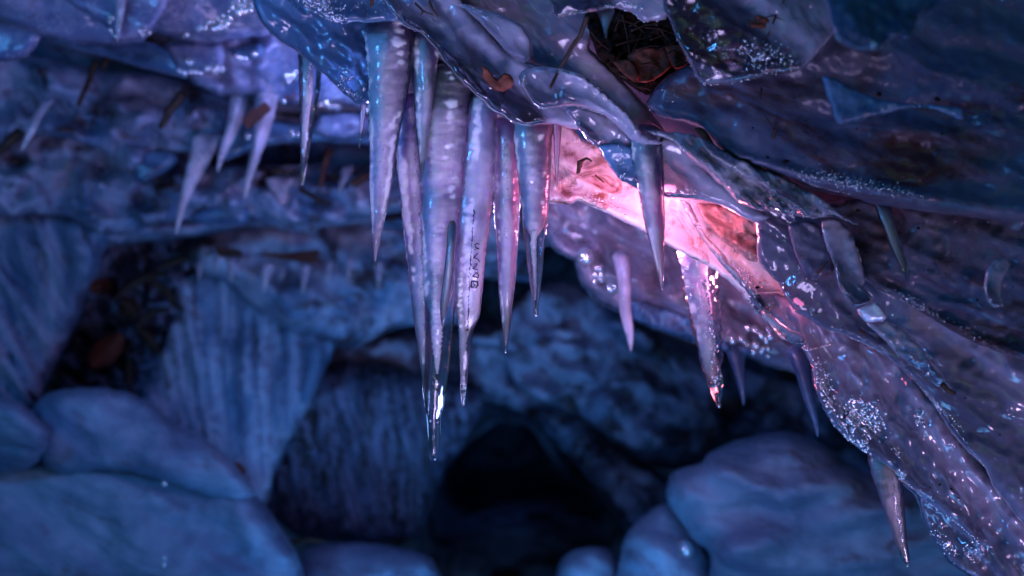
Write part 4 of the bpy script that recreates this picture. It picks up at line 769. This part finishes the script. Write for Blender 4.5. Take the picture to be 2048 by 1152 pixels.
tw = [[(1232, 90), (1262, 82), (1292, 76)], [(1245, 30), (1252, 62), (1258, 100), (1262, 140)], [(1258, 52), (1285, 40), (1310, 22)], [(1262, 62), (1290, 50), (1330, 48)], [(1290, 55), (1320, 58), (1352, 70)],
      [(1300, 80), (1330, 70), (1350, 64)], [(1230, 62), (1240, 36), (1248, 28)], [(1310, 46), (1330, 72), (1350, 96)], [(1270, 100), (1300, 92), (1340, 94)], [(1180, 60), (1195, 80), (1215, 98)], [(1190, 92), (1212, 90), (1224, 80)],
      [(1318, 100), (1350, 84), (1368, 76)], [(1280, 130), (1300, 126), (1316, 134)], [(1262, 110), (1272, 90), (1286, 60)], [(1330, 110), (1348, 100), (1372, 116)], [(1240, 40), (1264, 46), (1290, 66)], [(1354, 60), (1362, 80), (1376, 100)]]
for i, q in enumerate(tw):
    n = len(q)
    stick([(x, y, 2.875-0.006*(i % 5)+0.012*k) for k, (x, y) in enumerate(q)], 0.0016 if i % 3 else 0.0026, 'wood', 'thin dark twig in the tangle of the soil pocket', group=GT, sides=5)
stick([(1238, 147, 2.94), (1246, 153, 2.93), (1255, 156, 2.93)], 0.003, 'wood', 'short thick black twig end on the dusky sheet below the soil pocket')
stick([(1272, 173, 2.93), (1288, 176, 2.92), (1303, 182, 2.92)], 0.0022, 'wood', 'forked black twig at the foot of the soil pocket', forks=([(1278, 174, 2.93), (1276, 182, 2.92), (1282, 188, 2.92)],))
stick([(1160, 322, 3.02), (1158, 335, 3.02), (1156, 346, 3.02)], 0.007, 'wood', 'black knotted twig stub against the pink glow', forks=([(1160, 325, 3.02), (1172, 316, 3.02), (1184, 322, 3.02)],))
stick([(1190, 350, 3.05), (1200, 358, 3.05), (1208, 366, 3.05)], 0.0022, 'rust', 'thin reddish twig in the pink slab')
stick([(1523, 176, 2.7), (1519, 210, 2.7), (1532, 235, 2.69), (1548, 258, 2.68)], 0.0012, 'wood', 'hair thin rootlet on the great slab', forks=([(1519, 210, 2.7), (1512, 224, 2.7)],))
stick([(1551, 258, 2.67), (1546, 278, 2.67)], 0.0048, 'wood', 'small dark bud at the end of the rootlet')
flat_leaf([(1515, 82), (1530, 74), (1542, 78), (1536, 88), (1520, 94)], 2.585, 'wood', 'dark seed scale among the droplets of the angular plate', 'seed_scale', 'seed')
stick([(1568, 0, 2.58), (1552, 30, 2.58), (1540, 62, 2.58), (1532, 78, 2.58)], 0.0022, 'wood', 'dark stalk standing over the seed scale', forks=([(1552, 30, 2.58), (1520, 38, 2.57), (1492, 48, 2.57)], [(1550, 34, 2.58), (1570, 42, 2.57)]))
flat_leaf([(1490, 40), (1520, 30), (1540, 40), (1530, 55), (1500, 55)], 2.584, 'leaf', 'dark red leaf scrap beside the stalk')
stick([(745, -10, 2.86), (743, 14, 2.86)], 0.006, 'wood', 'black twig end over the frost glitter')
for q in ([(830, 6), (846, 22), (866, 30)], [(858, 2), (866, 20), (876, 32)], [(846, 22), (842, 30)]):
    stick([(x, y, 2.86) for x, y in q], 0.0028, 'wood', 'dark needle cluster at the top of the long half clear sheet', group='needles at the top of the sheet')
flat_leaf([(1388, 258), (1400, 254), (1412, 262), (1424, 280), (1432, 300), (1420, 296), (1404, 276)], 2.74, 'leaf', 'brown leaf curl at the corner of the great slab')
stick([(1882, 768, 2.72), (1895, 780, 2.72), (1910, 788, 2.72)], 0.006, 'wood', 'black wood sliver at the end of the dark clear channel')
stick([(1719, 660, 2.86), (1726, 666, 2.86), (1734, 670, 2.86)], 0.004, 'wood', 'dark wood splinter beside the dark clear channel')
stick([(1634, 548, 2.84), (1645, 534, 2.84), (1656, 522, 2.84)], 0.003, 'wood', 'dark splinter on the brown stained pane')
# grit in the slabs
def grit(sh, lst, nrand=0, box=None):
    V = []; F = []; v0, f0 = ICO1
    pts = [(x, y, r) for x, y, r in lst]
    if nrand:
        for _ in range(nrand): pts.append((RNG.uniform(box[0], box[2]), RNG.uniform(box[1], box[3]), 0.5+1.6*RNG.uniform()**5))
    for x, y, r in pts:
        p = np.array([[x, y]])
        if not inside(sh.ol, p)[0]: continue
        Y = float(sh.front(p)[0])
        F.append(f0+len(V)*len(v0)); V.append(v0*r*PX*Y*np.array([RNG.uniform(.8, 1.5), .6, RNG.uniform(.7, 1.2)])*(1+.2*RNG.normal(size=(len(v0), 1)))+np.array(P(x, y, Y)))
    o = link('grit', np.concatenate(V), np.concatenate(F), M['soil'], sh.o); o['kind'] = 'stuff'
grit(B1, [(1748, 206, 7), (1759, 188, 4), (1876, 197, 6), (1571, 326, 6), (1534, 315, 5), (1832, 278, 3.5), (1455, 310, 4), (1500, 332, 5), (1610, 242, 1.6), (1706, 60, 3)], 90, (1420, 150, 2048, 420))
grit(Msl, [(1842, 668, 5), (1990, 725, 5), (1955, 600, 3), (1837, 456, 3.5), (1693, 405, 2.5), (1717, 420, 4), (1610, 445, 3)], 90, (1700, 430, 2048, 720))
grit(Lsl, [(1592, 630, 2.5), (1700, 628, 2), (1632, 627, 1.5), (1930, 796, 3), (1910, 785, 2), (1700, 690, 2), (2000, 870, 2)], 80, (1520, 440, 2048, 1100))
grit(pink, [(1480, 455, 2.5), (1470, 500, 3), (1440, 470, 2), (1500, 560, 3), (1515, 575, 4), (1520, 565, 3)], 50, (1400, 420, 1600, 650))
grit(Ksl, [(1880, 970, 4), (1860, 975, 2.5), (1903, 978, 2.5)], 40, (1700, 750, 2000, 1100))

# ================================================================== icicles in focus
I1 = Icicle([(15, 728, 826), (70, 730, 822), (130, 735, 818), (200, 737, 808), (260, 739, 797), (320, 739, 788), (380, 740, 779), (440, 743, 768), (500, 746, 757), (536, 748, 753)], 2.98, 'shell', 'smooth dusky blue icicle hanging in front of the mauve root, first of the tall row', inner=('heart', .99, .975), ripple=0.03)
I1.beads(np.stack([RNG.normal(766, 5, 40), RNG.uniform(240, 520, 40)], 1), RNG.uniform(.4, 1.0, 40))
Icicle([(150, 722, 736), (200, 722, 735), (240, 720, 729), (297, 717, 719)], 3.1, 'shell', 'tiny thin icicle close beside the dusky blue icicle', inner=('heart', .7, .8), seg=16)
I3 = Icicle([(95, 598, 640), (140, 601, 641), (200, 602, 636), (240, 601, 628), (300, 601, 619), (340, 602, 611), (371, 602, 606)], 3.35, 'shell', 'lone clear icicle with dark streaks in front of the lilac shelf', inner=('heart', .5, .8, -.25), ripple=0.06, lobe=0.2)
I3.beads(np.stack([RNG.normal(620, 5, 50)-np.linspace(0, 12, 50), np.linspace(110, 330, 50)], 1), RNG.uniform(.6, 1.6, 50))
I5 = Icicle([(60, 815, 880), (130, 824, 874), (200, 830, 868), (260, 834, 859), (320, 839, 851), (366, 842, 845)], 2.99, 'shell', 'grey blue wedge icicle lying over the two tallest ones', inner=('heart', .98, .96), ripple=0.02)
I4 = Icicle([(130, 800, 850), (200, 795, 850), (290, 793, 852), (400, 803, 858), (480, 812, 862), (560, 821, 868), (640, 831, 868), (720, 841, 866), (790, 848, 862), (830, 852, 858)], 3.09, 'shell', 'mauve icicle with a beaded pink seam merging into the tallest icicle', inner=('heart', .95, .96, -.05), ripple=0.05, dY=-0.06)
I4.beads(np.stack([832+np.linspace(0, 22, 90)+RNG.normal(0, 2.2, 90), np.linspace(300, 720, 90)], 1), RNG.uniform(.4, 1.3, 90))
I6 = Icicle([(120, 846, 948), (200, 842, 944), (260, 840, 938), (330, 842, 933), (400, 844, 926), (480, 846, 917), (560, 849, 910), (640, 851, 904), (700, 851, 900), (750, 850, 895), (790, 850, 889), (812, 851, 886), (830, 853, 881), (870, 856, 880), (905, 858, 876), (919, 861, 873)], 3.03, 'shell', 'tallest icicle, frosted above with a clear bubbled tip', inner=('heart', .97, .66, -.06), ripple=0.025, seed=5, seg=36, tipr=4)
def core(ic, rows, off, name='frost_core', mat='frost'):
    # a crinkled white core showing at the front of the clear ice
    r = np.array(rows, float); ys = np.linspace(r[0, 0], r[-1, 0], int((r[-1, 0]-r[0, 0])/2.0)); sg = 20
    xl = np.interp(ys, r[:, 0], r[:, 1]); xr = np.interp(ys, r[:, 0], r[:, 2]); xc = (xl+xr)/2; hw = (xr-xl)/2
    th = np.linspace(0, 2*math.pi, sg, endpoint=False); TH, YY = np.meshgrid(th, ys)
    k = 1+0.12*np.sin(YY*0.6+5*fbm(np.cos(TH), YY/25, np.sin(TH), 3))+0.45*fbm(np.cos(TH)*1.2, YY/9, np.sin(TH)*1.2+3, 4)
    px = xc[:, None]+hw[:, None]*k*np.cos(TH)
    D = (ic.front(xc, ys)+off)[:, None]-hw[:, None]*k*0.6*PX*3*np.sin(TH)
    V = np.stack([(px-1024)*PX*D, D, (576-YY)*PX*D], -1).reshape(-1, 3); F = []
    n = len(ys)
    for i in range(n-1):
        for j in range(sg): F.append((i*sg+j, i*sg+(j+1) % sg, (i+1)*sg+(j+1) % sg, (i+1)*sg+j))
    F.append(tuple(range(sg))[::-1]); F.append(tuple((n-1)*sg+j for j in range(sg)))
    return link(name, V, F, M[mat], ic.o)
core(I6, [(515, 866, 876), (535, 861, 886), (600, 860, 886), (660, 862, 884), (700, 866, 882), (730, 870, 879), (748, 873, 876)], 0.010)
I6.beads(np.stack([RNG.normal(869, 3, 60), RNG.uniform(745, 830, 60)], 1), RNG.uniform(.3, 1.0, 60))
I6.beads(np.stack([868-np.linspace(0, 2, 24)+RNG.normal(0, .5, 24), np.linspace(825, 908, 24)], 1), RNG.uniform(.6, 1.4, 24))
for (x, y, a, b) in ((873, 768, 10, 3.0), (870, 818, 7, 2.6), (874, 845, 4, 1.8), (861, 842, 3, 4)):
    v, f = ICO2; Yq = float(I6.front(np.array([x]), np.array([y]))[0])+0.003
    link('melt_ring', v*np.array([a, 4, b])*PX*3+np.array(P(x, y, Yq)), f, M['drop'], I6.o)
Icicle([(440, 897, 914), (500, 893, 908), (560, 887, 903), (610, 881, 896), (640, 882, 890), (652, 884, 887)], 2.955, 'shell', 'slim mauve icicle lying on the front of the tallest icicle', inner=('heart', .85, .93), ripple=0.02, seg=18)
I7 = Icicle([(180, 944, 1000), (230, 941, 996), (300, 935, 992), (360, 929, 988), (420, 923, 984), (470, 918, 977), (520, 915, 970), (560, 913, 966), (600, 913, 961), (640, 916, 955), (656, 918, 947), (680, 919, 943), (730, 920, 937), (780, 922, 932), (812, 924, 928)], 3.0, 'shell', 'lilac icicle carrying a column of black marks', inner=('heart', .97, .80), ripple=0.03, depth=0.6, lobe=0.10)
core(I7, [(545, 917, 934), (600, 914, 934), (660, 918, 934), (720, 920, 932), (770, 922, 929)], 0.006)
I7.beads(np.stack([np.interp(np.linspace(420, 660, 80), [420, 520, 600, 660], [948, 941, 937, 935])+RNG.normal(0, 1.0, 80), np.linspace(420, 660, 80)], 1), RNG.uniform(.5, 1.3, 80), name='seam_bubbles', mat='soil')
# the lettering down the marked icicle
def lettering(ic, strokes, w=2.0):
    V = []; F = []
    for st in strokes:
        ww = w
        if isinstance(st, tuple): st, ww = st
        c = catmull(st, 1.2, closed=False) if len(st) > 2 else np.array([np.array(st[0])+(np.array(st[1])-np.array(st[0]))*t for t in np.linspace(0, 1, 8)])
        tg = np.gradient(c, axis=0); tg /= np.linalg.norm(tg, axis=1)[:, None]+1e-9; nm = np.stack([-tg[:, 1], tg[:, 0]], 1)
        s0 = len(V)
        for i in range(len(c)):
            for k in (-.5, .5):
                q = c[i]+nm[i]*k*ww; Yq = float(ic.front(np.array([q[0]]), np.array([q[1]]))[0])-0.0045
                V.append(P(q[0], q[1], Yq)); V.append(P(q[0], q[1], Yq+0.003))
        for i in range(len(c)-1):
            a = s0+4*i
            F += [(a, a+4, a+6, a+2), (a+1, a+3, a+7, a+5), (a, a+1, a+5, a+4), (a+2, a+6, a+7, a+3)]
        F += [(s0, s0+2, s0+3, s0+1)]; e = s0+4*(len(c)-1); F += [(e, e+1, e+3, e+2)]
    return link('lettering', np.array(V), F, M['ink'], ic.o, smooth=False)
lettering(I7, [
    [(959, 489), (954, 487), (950, 490), (952, 495), (958, 497)], ([(948, 500), (954, 497.5), (959, 498)], 1.3),
    [(956, 506), (950, 512), (947, 516)], [(947, 516), (953, 517), (957, 520), (959, 524)], ([(947, 511), (952, 514)], 1.2),
    [(955, 527), (951, 533), (945, 537)], ([(955, 527), (948, 529)], 1.2), [(945, 537), (956, 540)],
    [(945, 553), (950, 548), (954, 545)], [(954, 545), (957, 550), (956, 556)], [(945, 553), (951, 554), (956, 556)],
    ([(943, 562), (943, 575)], 3.0), ([(942, 563), (956, 564)], 2.6), ([(955, 563), (956, 571)], 2.8), ([(956, 570), (951, 576)], 2.6), ([(942, 575), (948, 574)], 2.4), ([(948, 574), (950, 570)], 1.8), ([(950, 570), (946, 567)], 1.6)])
I8 = Icicle([(225, 988, 1046), (290, 989, 1041), (360, 990, 1040), (440, 991, 1038), (500, 995, 1034), (560, 998, 1030), (620, 1002, 1024), (670, 1006, 1018), (704, 1009, 1013)], 3.02, 'shell', 'pink lit icicle with a frost stippled side', inner=('heart', .94, .98, -.03), ripple=0.07)
I8.beads(np.stack([1012+RNG.normal(0, 3, 60), RNG.uniform(280, 480, 60)], 1), RNG.uniform(.4, 1.1, 60)); I8.tip_drop(2.2)
I9 = Icicle([(220, 1024, 1102), (280, 1029, 1099), (350, 1036, 1097), (420, 1043, 1094), (470, 1048, 1090), (490, 1051, 1087), (540, 1057, 1083), (590, 1064, 1079), (630, 1068, 1076)], 2.96, 'shell', 'short pink icicle with a glassy red lit end', inner=('heart', .95, .62), ripple=0.06, seed=12); I9.tip_drop(3.2)
core(I9, [(462, 1064, 1074), (490, 1060, 1073), (530, 1065, 1073), (580, 1068, 1073), (600, 1069, 1072)], 0.002)
Icicle([(235, 1105, 1124), (290, 1108, 1120), (340, 1110, 1117), (376, 1112, 1115)], 2.99, 'shell', 'small thin icicle in front of the pink glow', inner=('heart', .7, .8), seg=16)
I10 = Icicle([(245, 1258, 1322), (285, 1262, 1322), (330, 1268, 1323), (400, 1282, 1326), (440, 1290, 1328), (490, 1302, 1328), (540, 1314, 1328), (580, 1323, 1327)], 2.84, 'shell', 'lone grey icicle crossing the pink slab', inner=('heart', .95, .98, -.03), ripple=0.05)
I11 = Icicle([(490, 1348, 1434), (540, 1364, 1434), (580, 1370, 1434), (620, 1380, 1439), (660, 1390, 1440), (700, 1399, 1441), (740, 1409, 1442), (780, 1421, 1443), (812, 1434, 1442)], 3.19, 'shell', 'brilliant pink white knobbly icicle under the pink slab', inner=('heart', .72, .86, -.25), ripple=0.30, lobe=0.24)
I11.beads(np.stack([np.interp(np.linspace(560, 780, 110), [560, 660, 780], [1412, 1424, 1434])+RNG.normal(0, 5, 110), np.linspace(560, 780, 110)], 1), RNG.uniform(.6, 2.4, 110)); I11.tip_drop(3.4)
I12 = Icicle([(890, 1736, 1792), (930, 1742, 1800), (980, 1757, 1804), (1030, 1773, 1808), (1080, 1789, 1813), (1120, 1806, 1818), (1131, 1812, 1817)], 3.02, 'shell', 'lowest icicle, pale blue, below the droplet crusted ridge', inner=('heart', .85, .94, -.12), ripple=0.08)
I12.beads(np.stack([np.interp(np.linspace(960, 1110, 40), [960, 1110], [1785, 1810])+RNG.normal(0, 2, 40), np.linspace(960, 1110, 40)], 1), RNG.uniform(.5, 1.6, 40)); I12.tip_drop(2.4)
Icicle([(395, 1742, 1776), (450, 1764, 1790), (500, 1784, 1805), (545, 1806, 1818), (562, 1814, 1818)], 2.72, 'shell', 'faint thin icicle slanting over the dark mauve slab', inner=('heart', .75, .9), ripple=0.03, seg=18)
Icicle([(10, 1192, 1236), (35, 1200, 1226), (60, 1207, 1216), (76, 1210, 1213)], 2.63, 'shell', 'tiny triangular icicle in front of the soil pocket', inner=('heart', .8, .9), seg=16)
